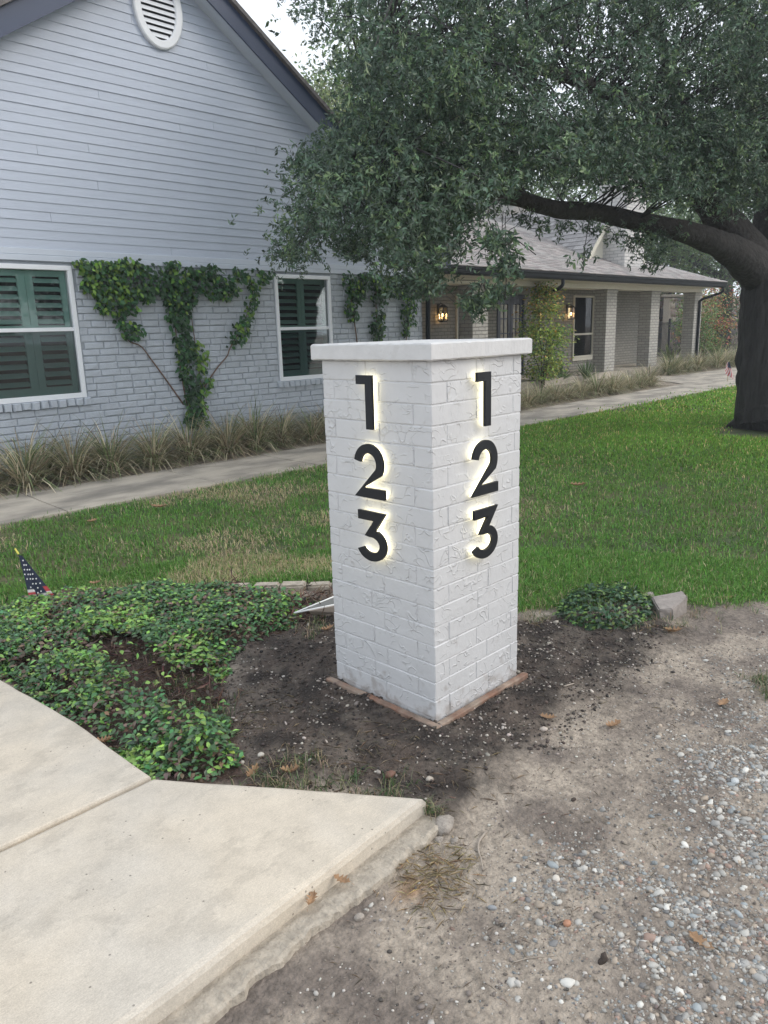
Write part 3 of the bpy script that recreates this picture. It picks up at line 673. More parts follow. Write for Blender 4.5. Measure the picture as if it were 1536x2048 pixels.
# front door (two leaves) and porch windows
fd = MB(); fd.bbox((17.2, BY-.03, FZ), (17.27, BY+.1, 2.38)); fd.bbox((18.43, BY-.03, FZ), (18.5, BY+.1, 2.38)); fd.bbox((17.27, BY-.03, 2.28), (18.43, BY+.1, 2.38))
door = fd.build('front_door', M['door'], house)
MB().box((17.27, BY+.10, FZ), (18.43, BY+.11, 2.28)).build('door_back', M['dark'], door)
for a_, b_ in ((17.27, 17.85), (17.855, 18.43)):
    l = MB(); px0, px1 = a_+.11, b_-.13
    l.bbox((a_, BY, FZ), (px0, BY+.05, 2.28), .003); l.bbox((px1, BY, FZ), (b_, BY+.05, 2.28), .003); l.bbox((px0, BY, FZ), (px1, BY+.05, .55), .003); l.bbox((px0, BY, 2.12), (px1, BY+.05, 2.28), .003)
    mxx = (px0+px1)/2; l.box((mxx-.015, BY+.005, .55), (mxx+.015, BY+.045, 2.12))
    for i in range(1, 4): zz = .55+i*(2.12-.55)/4; l.box((px0, BY+.006, zz-.015), (mxx-.015, BY+.044, zz+.015)); l.box((mxx+.015, BY+.006, zz-.015), (px1, BY+.044, zz+.015))
    l.build('door_leaf', M['door'], door)
    for i in range(4):
        for (p0, p1) in ((px0, mxx-.015), (mxx+.015, px1)):
            za = .55+i*(1.57)/4; MB().box((p0, BY+.02, za+.015), (p1, BY+.026, za+1.57/4-.015)).build('pane', M['pane'], door)
hd = MB(); hd.tube([(17.87, BY-.05, 1.05), (17.87, BY-.05, 1.35)], .012, 6); hd.build('handle', M['iron'], door)
def porch_window(a_, b_, z0, z1, mid, lab):
    f = MB(); t = .06; f.bbox((a_, BY-.04, z0), (b_, BY+.08, z0+t)); f.bbox((a_, BY-.04, z1-t), (b_, BY+.08, z1)); f.bbox((a_, BY-.04, z0+t), (a_+t, BY+.08, z1-t)); f.bbox((b_-t, BY-.04, z0+t), (b_, BY+.08, z1-t))
    f.box((a_+t, BY-.02, mid-.03), (b_-t, BY+.03, mid+.03)); f.bbox((a_-.04, BY-.07, z0-.09), (b_+.04, BY-.002, z0-.003))
    w_ = f.build('window', M['cream'], house); w_['label'] = lab
    MB().box((a_+t, BY+.01, z0+t), (b_-t, BY+.014, mid-.03)).build('lower_pane', M['screen'], w_); MB().box((a_+t, BY+.012, mid+.03), (b_-t, BY+.016, z1-t)).build('upper_pane', M['glass'], w_)
    bl = MB(); zz = z0+t+.03
    while zz < z1-t: bl.box((a_+t, BY+.06, zz), (b_-t, BY+.075, zz+.055)); zz += .075
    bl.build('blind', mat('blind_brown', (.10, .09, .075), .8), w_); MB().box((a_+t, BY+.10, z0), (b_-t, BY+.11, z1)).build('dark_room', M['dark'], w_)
porch_window(21.15, 22.42, .50, 2.39, 1.22, 'cream framed sash window between the small tree and the second column')
MB().bbox((15.44, BY-.05, .5), (15.5, BY-.001, 2.3)).build('downlight_strip', M['cream'], house) if False else None
nw = MB(); nw.bbox((15.42, BY-.05, .45), (15.48, BY-.001, 2.34)); nw.bbox((16.25, BY-.05, .45), (16.31, BY-.001, 2.34)); nw.bbox((15.48, BY-.05, 2.28), (16.25, BY-.001, 2.34))
n_ = nw.build('window', M['cream'], house); n_['label'] = 'dark window half hidden behind the first porch column'; MB().box((15.48, BY-.02, .45), (16.25, BY-.012, 2.28)).build('pane', mat('dark_pane', (.02, .022, .02), .12), n_)

def lantern(x, z, lab):
    t = thing('wall_lantern', lab, 'lantern', (x, BY, z), 'lit wall lanterns on the porch wall'); y = BY-.16; w_ = .075; h = .17
    fr = MB(); fr.bbox((x-.05, BY-.02, z-.02), (x+.05, BY-.001, z+.26), .004); fr.tube([(x, BY-.02, z+.2), (x, BY-.09, z+.27), (x, y, z+.24)], .012, 6)
    fr.add([(x-w_-.02, y-w_-.02, z+h-.01), (x+w_+.02, y-w_-.02, z+h-.01), (x+w_+.02, y+w_+.02, z+h-.01), (x-w_-.02, y+w_+.02, z+h-.01), (x-.03, y-.03, z+h+.06), (x+.03, y-.03, z+h+.06), (x+.03, y+.03, z+h+.06), (x-.03, y+.03, z+h+.06)],
           [(3, 2, 1, 0), (4, 5, 6, 7), (0, 1, 5, 4), (1, 2, 6, 5), (2, 3, 7, 6), (3, 0, 4, 7)])
    fr.bbox((x-w_, y-w_, z-h-.02), (x+w_, y+w_, z-h+.01), .003)
    for sx in (-1, 1):
        for sy in (-1, 1): fr.box((x+sx*w_-.008, y+sy*w_-.008, z-h), (x+sx*w_+.008, y+sy*w_+.008, z+h))
    fr.build('frame', M['iron'], t)
    MB().box((x-w_+.004, y-w_+.004, z-h+.012), (x+w_-.004, y+w_-.004, z+h-.012)).build('glass', glass_mat('lantern_glass', (1, .85, .62), .03), t)
    V, F = ico(2); V = V*np.array([.022, .022, .04])+np.array([x, y, z-.02]); obj('bulb', V, F, M['bulb'], t, smooth=True)
    l = bpy.data.lights.new('bulb_light', 'POINT'); l.energy = .4; l.color = (1, .68, .36); l.shadow_soft_size = .04
    lo = bpy.data.objects.new('bulb_light', l); C.objects.link(lo); lo.location = (x, y-.0, z-.08); lo.parent = t; lo.location = Vector((x, y, z-.08))-t.location
lantern(14.74, 1.86, 'lit black lantern on the dark porch wall left of the first porch column')
lantern(20.78, 1.86, 'lit black lantern beside the small tree, left of the porch window')

# ================================================================== PILLAR
pil = thing('address_pillar', 'tall square white painted brick pillar with a flat cap standing in bare soil', 'pillar', (X0+PWX/2, Y0+PWY/2, 0))
core = MB(); core.box((X0+.0032, Y0+.0032, -.05), (X0+PWX-.0032, Y0+PWY-.0032, PH)); core = core.build('mortar_core', M['paint'], pil)
NC = 18; ch_ = PH/NC
def pbrick(x0, x1, y0, y1, z0, z1):
    g = .0019; j = lambda: random.uniform(-.0012, .0012)
    a = [x0+(g if x0 > X0+.01 else j()), y0+(g if y0 > Y0+.01 else j()), z0+g]; b = [x1-(g if x1 < X0+PWX-.01 else j()), y1-(g if y1 < Y0+PWY-.01 else j()), z1-g]
    c = np.array([(a[i]+b[i])/2 for i in range(3)]); q = MB(); q.bbox(a, b, .0028)
    v = np.array(q.v)-c; v += rng.normal(0, .0005, v.shape)
    me = raw('brick', v, q.f, M['paint']); bm_fix(me); link('brick', me, core, c)
D_ = .088
for i in range(NC):
    z0, z1 = i*ch_, (i+1)*ch_
    xe, ye = X0+PWX, Y0+PWY; s = random.uniform(-.008, .008)
    if i % 2 == 0:
        for a_, b_ in ((0, .262+s), (.262+s, .515+s), (.515+s, PWY)): pbrick(X0, X0+D_, Y0+a_, Y0+b_, z0, z1)
        for a_, b_ in ((D_, .34+s), (.34+s, PWX)): pbrick(X0+a_, X0+b_, Y0, Y0+D_, z0, z1)
    else:
        for a_, b_ in ((0, .268+s), (.268+s, .51+s), (.51+s, PWX)): pbrick(X0+a_, X0+b_, Y0, Y0+D_, z0, z1)
        for a_, b_ in ((D_, .335+s), (.335+s, PWY)): pbrick(X0, X0+D_, Y0+a_, Y0+b_, z0, z1)
    for a_, b_ in ((D_, .33), (.33, PWY)): pbrick(xe-D_, xe, Y0+a_, Y0+b_, z0, z1)
    for a_, b_ in ((D_, .28), (.28, PWX-D_)): pbrick(X0+a_, X0+b_, ye-D_, ye, z0, z1)
# cap: cast slab, chipped and slightly uneven along its edges
ov = .030; n = 26; P = []
c4 = [(X0-ov, Y0-ov), (X0+PWX+ov, Y0-ov), (X0+PWX+ov, Y0+PWY+ov), (X0-ov, Y0+PWY+ov)]
for i in range(4):
    for t in range(n): P.append(np.array(c4[i])*(1-t/n)+np.array(c4[(i+1) % 4])*t/n)
P = np.array(P); cc = np.array([X0+PWX/2, Y0+PWY/2]); V = []; m_ = len(P)
for (ins, zz, jz, jx) in ((.030, PH+.001, 0, 0), (.006, PH+.001, .0015, .001), (0, PH+.006, .0008, .0008), (0, PH+.058, .0015, .0008), (.003, PH+.0625, .0015, .001), (.009, PH+.064, .0008, .001)):
    for p in P:
        d = p-cc; chip = .0045*max(0, vnoise(np.array([p[0]*31+zz*3]), np.array([p[1]*31]), 12)[0]-.72)/.28 if zz > PH+.05 or zz < PH+.01 else 0; s = 1-(ins+chip)/max(abs(d))
        V.append((cc[0]+d[0]*s+random.uniform(-jx, jx), cc[1]+d[1]*s+random.uniform(-jx, jx), zz+random.uniform(-jz, jz)))
F = [(r*m_+i, r*m_+(i+1) % m_, (r+1)*m_+(i+1) % m_, (r+1)*m_+i) for r in range(5) for i in range(m_)]+[tuple(5*m_+i for i in range(m_)), tuple(m_-1-i for i in range(m_))]
MB().add(V, F).build('cap', M['cap'], pil)
# footing boards showing at the base (old formwork)
fo = .036
for nm, a_, b_ in (('footing_board', (X0-fo, Y0-fo, -.07), (X0-.006, Y0+PWY+fo, -.006)), ('footing_board', (X0-.006, Y0-fo, -.07), (X0+PWX+fo, Y0-.006, -.006))):
    V = []; 
    mbf = MB(); mbf.bbox(a_, b_, .004); mbf.build(nm, M['wood'], pil)

# house numbers: stroke outlines, extruded, standing off a lit acrylic back
def stroke(pts, wdt, caps=(None, None)):
    P = [np.array(p, float) for p in pts]; Lf = []; Rt = []
    for i, p in enumerate(P):
        if i == 0: d = P[1]-P[0]; d /= np.linalg.norm(d); nn = np.array([-d[1], d[0]]); k = 1
        elif i == len(P)-1: d = P[-1]-P[-2]; d /= np.linalg.norm(d); nn = np.array([-d[1], d[0]]); k = 1
        else:
            d0 = P[i]-P[i-1]; d0 /= np.linalg.norm(d0); d1 = P[i+1]-P[i]; d1 /= np.linalg.norm(d1)
            t = d0+d1; t /= np.linalg.norm(t); nn = np.array([-t[1], t[0]]); k = 1/max(.30, nn@np.array([-d0[1], d0[0]]))
        Lf.append(p+nn*wdt/2*k); Rt.append(p-nn*wdt/2*k)
    if caps[0] is not None: Lf[0], Rt[0] = map(np.array, caps[0])
    if caps[1] is not None: Lf[-1], Rt[-1] = map(np.array, caps[1])
    return Lf, Rt
def digit_strip(d):   # returns list of (left points, right points) in metres, origin at centre-left of the digit box
    W = .036
    if d == '1':
        return [([(0.003, .205), (.052, .205), (.088, .205)], [(0.003, .171), (.052, .171), (.088, .169)]), ([(.088, .169), (.088, 0)], [(.052, .171), (.052, 0)])]
    if d == '2':
        c = (.0825, .135); r = .0605; P = [(c[0]+r*math.cos(a), c[1]+r*math.sin(a)) for a in np.linspace(R(172), R(-30), 26)]
        P += [(.040, .0195)]; L1, R1 = stroke(P, W)
        L1[-1] = np.array((.052, .039)); R1[-1] = np.array((.0, .0)); 
        return [(L1, R1), ([(.052, .039), (.166, .039)], [(0, 0), (.166, 0)])]
    if d == '3':
        c = (.0815, .068); ox, oy, ix, iy = .0830, .0675, .0470, .0325
        A = [(c[0]+ox*math.cos(t), c[1]+oy*math.sin(t)) for t in np.linspace(R(62), R(-158), 32)]
        B = [(c[0]+ix*math.cos(t), c[1]+iy*math.sin(t)) for t in np.linspace(R(100), R(-158), 32)]
        return [([(.012, .205), (.165, .205)], [(.012, .168), (.098, .168)]),
                ([(.165, .205), (.105, .1265)], [(.098, .168), (.046, .103)]), ([(.105, .1265)]+A, [(.046, .103)]+B)]
def digit_mesh(d, name, d0, d1, m, place, inset=0, parent=None):
    S_ = digit_strip(d); V = []; F = []
    for L_, R_ in S_:
        L_ = [np.array(p, float) for p in L_]; R_ = [np.array(p, float) for p in R_]; n = len(L_)
        if inset:
            nl = []; nr = []
            for a_, b_ in zip(L_, R_):
                t = (b_-a_)/(np.linalg.norm(b_-a_)+1e-9); nl.append(a_+t*inset); nr.append(b_-t*inset)
            L_, R_ = nl, nr
        b0 = len(V)
        for z_ in (d0, d1):
            V += [place(p, z_) for p in L_]+[place(p, z_) for p in R_]
        li = lambda k, s, z_: b0+z_*2*n+s*n+k
        for k_ in range(n-1):
            F.append((li(k_, 0, 1), li(k_+1, 0, 1), li(k_+1, 1, 1), li(k_, 1, 1))); F.append((li(k_, 1, 0), li(k_+1, 1, 0), li(k_+1, 0, 0), li(k_, 0, 0)))
            F.append((li(k_, 0, 0), li(k_+1, 0, 0), li(k_+1, 0, 1), li(k_, 0, 1))); F.append((li(k_, 1, 1), li(k_+1, 1, 1), li(k_+1, 1, 0), li(k_, 1, 0)))
        F.append((li(0, 0, 0), li(0, 0, 1), li(0, 1, 1), li(0, 1, 0))); F.append((li(n-1, 0, 1), li(n-1, 0, 0), li(n-1, 1, 0), li(n-1, 1, 1)))
    return MB().add(V, F).build(name, m, parent)
spec = [('L', '1', 2.116, 1.134), ('L', '2', 2.142, .864), ('L', '3', 2.140, .604), ('R', '1', 2.256, 1.134), ('R', '2', 2.228, .868), ('R', '3', 2.229, .607)]
for side, d, a0, z0 in spec:
    if side == 'L': place = lambda p, o, a0=a0, z0=z0: (X0-o, a0-p[0], z0+p[1]); loc = (X0-.02, a0-.08, z0)
    else: place = lambda p, o, a0=a0, z0=z0: (a0+p[0], Y0-o, z0+p[1]); loc = (a0+.08, Y0-.02, z0)
    t = thing('house_number', '%s backlit black numeral, a %s, on the %s face of the white pillar' % ({'1': 'topmost', '2': 'middle', '3': 'lowest'}[d], {'1': 'one', '2': 'two', '3': 'three'}[d], {'L': 'left', 'R': 'right'}[side]), 'house number', loc, 'backlit numerals on the pillar')
    digit_mesh(d, 'numeral_face', .021, .033, M['black'], place, parent=t)
    digit_mesh(d, 'lit_back', .013, .0207, M['led'], place, .0035, parent=t)

# ================================================================== LAWN
def blades(P, n, L0, L1, W, spread, bend, cols, segs=2):
    """n blades at each point of P; returns V,F,col"""
    N_ = len(P)*n; B = np.repeat(P, n, 0)+np.concatenate([rng.normal(0, spread, (N_, 2)), np.zeros((N_, 1))], 1)
    az = rng.uniform(0, 2*np.pi, N_); L = rng.uniform(L0, L1, N_); tilt = rng.uniform(.05, bend, N_)
    d = np.stack([np.cos(az), np.sin(az), 0*az], 1); s_ = np.stack([-np.sin(az), np.cos(az), 0*az], 1)
    k = rng.uniform(.6, 1.4, (N_, 1))*W; up = np.array([[0, 0, 1.]])
    rows = []
    for t, wd in ((0, .8), (.5, 1.), (1, 0)) if segs == 2 else ((0, .8), (.33, 1), (.66, .8), (1, 0)):
        a = tilt*(t*1.2); h = L*t
        c = B+d*(h*np.sin(a))[:, None]+up*(h*np.cos(a))[:, None]
        if wd: rows += [c-s_*k*wd/2, c+s_*k*wd/2]
        else: rows += [c]
    V = np.stack(rows, 1).reshape(-1, 3); m_ = len(rows); base = (np.arange(N_)*m_)[:, None]
    q_ = [np.array([[0, 1, 3, 2]]), np.array([[2, 3, 5, 4]])][:segs-1]
    F4 = np.concatenate([base+f for f in q_]); F3 = base+np.array([[m_-3, m_-2, m_-1]])
    return V, [F4, F3], np.repeat(cols, m_, 0)
def sample_ground(n, dmin, dmax, test, xr_=(-40, 1580)):
    """points spread evenly over the ground, kept where the lens could plausibly see them"""
    out = []; tot = 0
    while tot < n:
        d = np.sqrt(rng.uniform(dmin**2, dmax**2, 20000)); a = rng.uniform(YAW-.62, YAW+.62, 20000)
        x = d*np.cos(a); y = d*np.sin(a); k = test(x, y); out.append(np.stack([x[k], y[k]], 1)); tot += k.sum()
        if len(out) > 60: break
    return np.concatenate(out)[:n]
def dryness(x, y):
    left = ss(6.2, 3.5, x-.1*y)*ss(2.5, 4, y)
    return np.clip(ss(.46, .66, fbm(x, y, 1.7, 4, 41))*(.12+.95*left), 0, 1)
TRX, TRY = 11.35, 3.5
def lawn_ok(x, y):
    return (sdist(x, y, LAWN)+(fbm(x, y, 5, 3, 44)-.5)*.22 > 0) & (y < 6.70+.05*np.sin(x*3)) & (np.hypot(x-TRX, y-TRY) > .5+.9*fbm(x, y, 1.5, 3, 45)) & (x < 28)
Vs = []; Fs = []; Cs = []; off = 0
for (n, d0, d1, nb, L0, L1, W, sp) in ((9500, 2.3, 5.2, 10, .022, .062, .0034, .030), (9000, 5.2, 8.5, 9, .03, .065, .0052, .05), (8500, 8.5, 14, 9, .03, .07, .010, .10), (6000, 14, 27, 6, .04, .075, .02, .2)):
    P = sample_ground(n, d0, d1, lawn_ok); z = gheight(P[:, 0], P[:, 1]); dr = dryness(P[:, 0], P[:, 1])
    hs = .7+.6*fbm(P[:, 0], P[:, 1], 1.1, 3, 47)
    P3 = np.column_stack([P, z-.004]); rp = np.repeat(P, nb, 0)
    dr_ = np.repeat(dr, nb); g = np.where(rng.uniform(size=(len(dr_), 1)) < .05+.6*dr_[:, None], jitcol((.50, .42, .26), len(dr_), .2, .05), jitcol((.125, .262, .052), len(dr_), .3, .11))
    lum = (.75+.5*fbm(rp[:, 0], rp[:, 1], .9, 4, 48))[:, None]; far = ss(5, 12, rp[:, 0])[:, None]
    g = g*lum*(1+far*np.array([[.55, .42, -.05]]))  # far blades lighter and yellower: sunlight on the far lawn put into their colour
    V, F, c = blades(P3, nb, L0, L1, W, sp, 1.35, g)
    Vs.append(V); Fs += [f+off for f in F]; Cs.append(c); off += len(V)
obj('lawn_grass', np.concatenate(Vs), Fs, M['grass'], col=np.concatenate(Cs), kind='stuff')
# straggly grass and dry stems around the bare soil
edgepts = []
def add_px(L, n, sx):
    for (x, y) in L:
        p = G(x, y)[:2]; edgepts.append(p+rng.normal(0, sx, (n, 2)))
add_px([(530, 1570), (560, 1560), (620, 1555), (690, 1560), (740, 1575), (790, 1570), (600, 1530), (520, 1545)], 16, .05)
add_px([(860, 1600), (868, 1606)], 9, .012)
add_px([(1520, 1350), (1540, 1370), (1560, 1380)], 22, .035)
add_px([(1060, 1240), (1080, 1225), (1340, 1235), (1360, 1240), (1400, 1215), (1450, 1205), (1250, 1245)], 10, .05)
add_px([(330, 1370), (380, 1360), (360, 1400), (420, 1420), (300, 1300), (620, 1260), (640, 1240)], 13, .05)
E_ = np.concatenate(edgepts); E3 = np.column_stack([E_, gheight(E_[:, 0], E_[:, 1])])
nb = 6; cg = np.where(rng.uniform(size=(len(E3)*nb, 1)) < .5, jitcol((.34, .29, .19), len(E3)*nb), jitcol((.08, .14, .05), len(E3)*nb))
V, F, c = blades(E3, nb, .02, .07, .0026, .012, 1.5, cg)
obj('straggly_weeds', V, F, M['grass'], col=c, kind='stuff')
# loose straw lying flat
def straw(name, centers, n, spread, L0, L1, W, col):
    c = np.array(centers)[rng.integers(0, len(centers), n)]+rng.normal(0, spread, (n, 2)); z = gheight(c[:, 0], c[:, 1])+.006
    a = rng.uniform(0, 6.28, n); L = rng.uniform(L0, L1, n); P = np.column_stack([c, z])
    fwd = np.stack([np.cos(a), np.sin(a), rng.normal(0, .12, n)], 1); nr = np.tile([0, 0, 1.], (n, 1))+rng.normal(0, .2, (n, 3))
    V, F = leaves(P, fwd, nr, L, np.full(n, W), LEAF4)
    obj(name, V, F, M['grass'], col=np.repeat(jitcol(col, n, .25, .05), 4, 0), kind='stuff')
straw('dry_straw', gp([(840, 1700), (850, 1730), (900, 1700), (880, 1760), (870, 1680)]), 420, .055, .02, .06, .0011, (.55, .45, .29))
straw('dry_straw', gp([(330, 1300), (380, 1380), (300, 1260), (420, 1400), (360, 1340), (240, 1300), (560, 1530), (700, 1560), (640, 1540), (620, 1230), (1060, 1240), (1300, 1250), (900, 1550), (760, 1480), (560, 1420), (480, 1440)]), 1000, .09, .02, .07, .0013, (.33, .27, .19))
straw('dry_straw', gp([(700, 1900), (900, 1800), (1000, 1650), (1100, 1550), (1200, 1350), (1300, 1300), (650, 1350)]), 500, .22, .01, .045, .0011, (.30, .25, .19))

# ================================================================== GROUND COVER (glossy oval leaves), pebbles, clods
def cover_height(x, y):
    return .10*ss(0, .16, sdist(x, y, BED))*(.55+.9*fbm(x, y, 6, 3, 51))
BARE = gp([(175, 1290), (240, 1265), (300, 1290), (330, 1330), (440, 1370), (465, 1420), (400, 1450), (330, 1420), (250, 1370), (190, 1330)])
BARE2 = gp([(560, 1175), (660, 1170), (660, 1240), (600, 1235), (560, 1200)])
n = 26000; bx = rng.uniform(-.4, 3.1, n*5); by = rng.uniform(2.1, 5.2, n*5)
sdv = sdist(bx, by, BED)+(fbm(bx, by, 9, 3, 52)-.5)*.10; nz = fbm(bx, by, 4.5, 4, 53)
bare = np.maximum(ss(-.06, .05, sdist(bx, by, BARE)), .85*ss(-.03, .03, sdist(bx, by, BARE2)))
keep = (sdv > 0) & (rng.uniform(size=len(bx)) > np.clip(bare*1.0+ss(.52, .42, nz)*.62, 0, .97)) & (rng.uniform(size=len(bx)) < 1.3)
bx, by, nz, sdv = bx[keep][:n], by[keep][:n], nz[keep][:n], sdv[keep][:n]; n = len(bx)
layer = rng.uniform(.3, 1.0, n)**.6; z = gheight(bx, by)+.012+cover_height(bx, by)*layer
az = rng.uniform(0, 6.28, n); fwd = np.stack([np.cos(az), np.sin(az), rng.normal(-.1, .35, n)], 1)
nrm_ = np.stack([rng.normal(-.15, .38, n), rng.normal(-.15, .38, n), np.ones(n)], 1)
young = rng.uniform(size=(n, 1)) < .20+.5*ss(.5, .65, fbm(bx, by, 3, 3, 55))[:, None]
cc_ = np.where(young, jitcol((.23, .40, .085), n, .25, .1), jitcol((.075, .165, .062), n, .35, .12)); brown = rng.uniform(size=(n, 1)) < .05+.25*ss(.6, .4, nz)[:, None]
cc_ = np.where(brown, jitcol((.15, .10, .07), n, .3, .1), cc_)
V, F = leaves(np.column_stack([bx, by, z]), fwd, nrm_, rng.uniform(.018, .040, n), rng.uniform(.012, .023, n), LEAF6)
m_ = mat('cover_leaf', attr=True, rough=.33, trans=.15, spec=.5)
obj('ground_cover', V, F, m_, col=np.repeat(cc_, 7, 0), kind='stuff')
# dead stems among the cover
n = 1800; i = rng.integers(0, len(bx), n); c = np.column_stack([bx[i], by[i]])+rng.normal(0, .05, (n, 2)); k = sdist(c[:, 0], c[:, 1], BED) > 0; c = c[k]; n = len(c)
extra = np.array(gp([(240, 1300), (300, 1340), (400, 1400), (350, 1370), (600, 1200), (640, 1190), (450, 1180), (600, 1230)]))[rng.integers(0, 8, 900)]+rng.normal(0, .07, (900, 2)); c = np.vstack([c, extra]); n = len(c)
V, F = leaves(np.column_stack([c, gheight(c[:, 0], c[:, 1])+rng.uniform(0, .06, n)]), np.column_stack([rng.normal(0, 1, (n, 2)), rng.normal(.1, .5, n)]), runit(n), rng.uniform(.03, .10, n), np.full(n, .0025), LEAF4)
obj('dead_stems', V, F, M['grass'], col=np.repeat(jitcol((.17, .11, .085), n, .4, .1), 4, 0), kind='stuff')
# the small mound right of the pillar
def mound(name, label, cat, c, rx, ry, h, n, L, W, cols, m):
    t = thing(name, label, cat, (c[0], c[1], -.03)); u = runit(n*2); u = u[u[:, 2] > -.05][:n]; n = len(u); r = rng.uniform(.6, 1.03, (n, 1))**.5
    r = r*(.85+.3*fbm(u[:, 0]+5, u[:, 1]+5, 3, 3, 61))[:, None]
    P = u*r*np.array([rx, ry, h])+np.array([c[0], c[1], -.02]); P[:, 2] = np.maximum(P[:, 2], -.01)
    fwd = np.column_stack([rng.normal(0, 1, (n, 2)), rng.normal(-.1, .4, n)]); nr = u+rng.normal(0, .4, (n, 3))+np.array([0, 0, .5])
    V, F = leaves(P, fwd, nr, rng.uniform(*L, n), rng.uniform(*W, n), LEAF6)
    obj('foliage', V, F, m, t, col=np.repeat(cols(n), 7, 0), kind='stuff')
    st = MB()
    for k_ in range(26):
        a = rng.uniform(0, 6.28); q_ = rng.uniform(.2, .85); st.tube([(c[0]+.2*rx*math.cos(a), c[1]+.2*ry*math.sin(a), -.05), (c[0]+q_*rx*math.cos(a), c[1]+q_*ry*math.sin(a), h*.75*(1-.5*q_))], .002, 3)
    st.build('stem', M['twig'], t); return t
a_ = G(1212, 1225)
mound('low_shrub', 'small mound of dark glossy oval leaves in the soil right of the pillar', 'shrub', a_[:2]+np.array([.06, .03]), .31, .24, .13, 1700, (.018, .038), (.012, .021),
      lambda n: np.where(rng.uniform(size=(n, 1)) < .25, jitcol((.15, .25, .06), n), jitcol((.045, .10, .045), n, .3)), m_)

# gravel and grit
IC1, IC2 = ico(1), ico(2)
def pebbles(name, x, y, size, cols, lift=.35, flat=.62, tm=IC1, smooth=True):
    n = len(x); q_ = rng.normal(0, .45, (n, 3)); a = rng.uniform(0, 6.28, n); ca, sa = np.cos(a), np.sin(a)
    sx = size*rng.uniform(.75, 1.35, n); sy = size*rng.uniform(.6, 1.0, n); sz = size*flat*rng.uniform(.7, 1.2, n)
    tl = rng.normal(0, .2, n); Mx = np.zeros((n, 3, 3)); Mx[:, 0, 0] = ca*sx; Mx[:, 0, 1] = -sa*sy; Mx[:, 1, 0] = sa*sx; Mx[:, 1, 1] = ca*sy; Mx[:, 2, 2] = sz; Mx[:, 2, 0] = tl*sx
    k = len(tm[0]); V = np.einsum('nij,nvj->nvi', Mx, tm[0][None]*(1+rng.normal(0, .13, (n, k, 1))))+np.column_stack([x, y, gheight(x, y)+sz*lift])[:, None, :]
    F = [(tm[1][0][None]+(np.arange(n)*k)[:, None, None]).reshape(-1, 3)]
    obj(name, V.reshape(-1, 3), F, M['pebble'], col=np.repeat(cols, k, 0), smooth=smooth, kind='stuff')
def stonecol(n):
    pal = np.array([(.46, .44, .40), (.34, .33, .31), (.30, .325, .33), (.40, .33, .26), (.27, .225, .19), (.62, .60, .55), (.36, .25, .20), (.20, .195, .19)])
    return pal[rng.choice(8, n, p=[.22, .16, .09, .16, .14, .12, .05, .06])]*rng.uniform(.72, 1.2, (n, 1))
def gravel_pts(n, pw, x0=.3, x1=5.5, y0=-.4, y1=1.35):
    out = []; tot = 0
    while tot < n:
        x = rng.uniform(x0, x1, 60000); y = rng.uniform(y0, y1, 60000); u, v, d = proj(np.stack([x, y, x*0], 1))
        den = ss(1.32, .1, y+.55*(fbm(x, y, 2.4, 4, 71)-.5)+.10*(x < 1.2))**pw
        k = (rng.uniform(size=len(x)) < den*np.clip(2.2/d, .12, 1)) & (u > -100) & (u < 1640) & (v < 2150) & (d > .3) & (sdist(x, y, LAWN) < -.03)
        k &= (rng.uniform(size=len(x)) < .15+.85*ss(.38, .6, fbm(x, y, 9, 3, 72)))
        out.append(np.stack([x[k], y[k]], 1)); tot += k.sum()
    p = np.concatenate(out)[:n]; return p[:, 0], p[:, 1]
x, y = gravel_pts(4400, 1.7); pebbles('gravel', x, y, rng.gamma(5, .00095, len(x))+.0025, stonecol(len(x))*.92, lift=-.1)
x, y = gravel_pts(14500, 1.0); pebbles('gravel', x, y, rng.gamma(4, .0005, len(x))+.0012, stonecol(len(x))*.72, lift=.05, smooth=False)
x, y = gravel_pts(240, 1.8); pebbles('gravel', x, y, rng.uniform(.009, .0145, len(x)), stonecol(len(x)), lift=.15, tm=IC2)
def soil_pts(n, poly, x0, x1, y0, y1, soft=.08):
    x = rng.uniform(x0, x1, n*12); y = rng.uniform(y0, y1, n*12); d = sdist(x, y, poly)+(fbm(x, y, 4, 3, 75)-.5)*soft*4; k = (d > 0)
    return x[k][:n], y[k][:n]
x, y = soil_pts(6500, SOIL, 1.2, 4, 1, 3.4)
pebbles('soil_clods', x, y, np.minimum(rng.gamma(1.3, .0024, len(x))+.0015, .0085), jitcol((.058, .044, .036), len(x), .4, .04), lift=.35, flat=.75, smooth=False)
x, y = soil_pts(2600, SOIL, 1.2, 4, 1, 3.4, .15); k = rng.uniform(size=len(x)) < ss(.3, .6, fbm(x, y, 5, 3, 77)); x, y = x[k], y[k]
pebbles('soil_chips', x, y, rng.gamma(2, .0015, len(x))+.0016, jitcol((.36, .32, .28), len(x), .3, .02), lift=.5, flat=.55, smooth=False)
OPEN = gp([(880, 1600), (1180, 1420), (1300, 1290), (1560, 1200), (1700, 1300), (1700, 2200), (350, 2200), (420, 2048), (700, 1800), (900, 1650)])
x, y = soil_pts(5000, OPEN, .3, 5, .2, 2.2); pebbles('grit', x, y, rng.gamma(1.5, .0012, len(x))+.0012, np.where(rng.uniform(size=(len(x), 1)) < .3, jitcol((.45, .42, .38), len(x), .2, .02), jitcol((.17, .145, .125), len(x), .3, .02)), lift=.4, flat=.7, smooth=False)

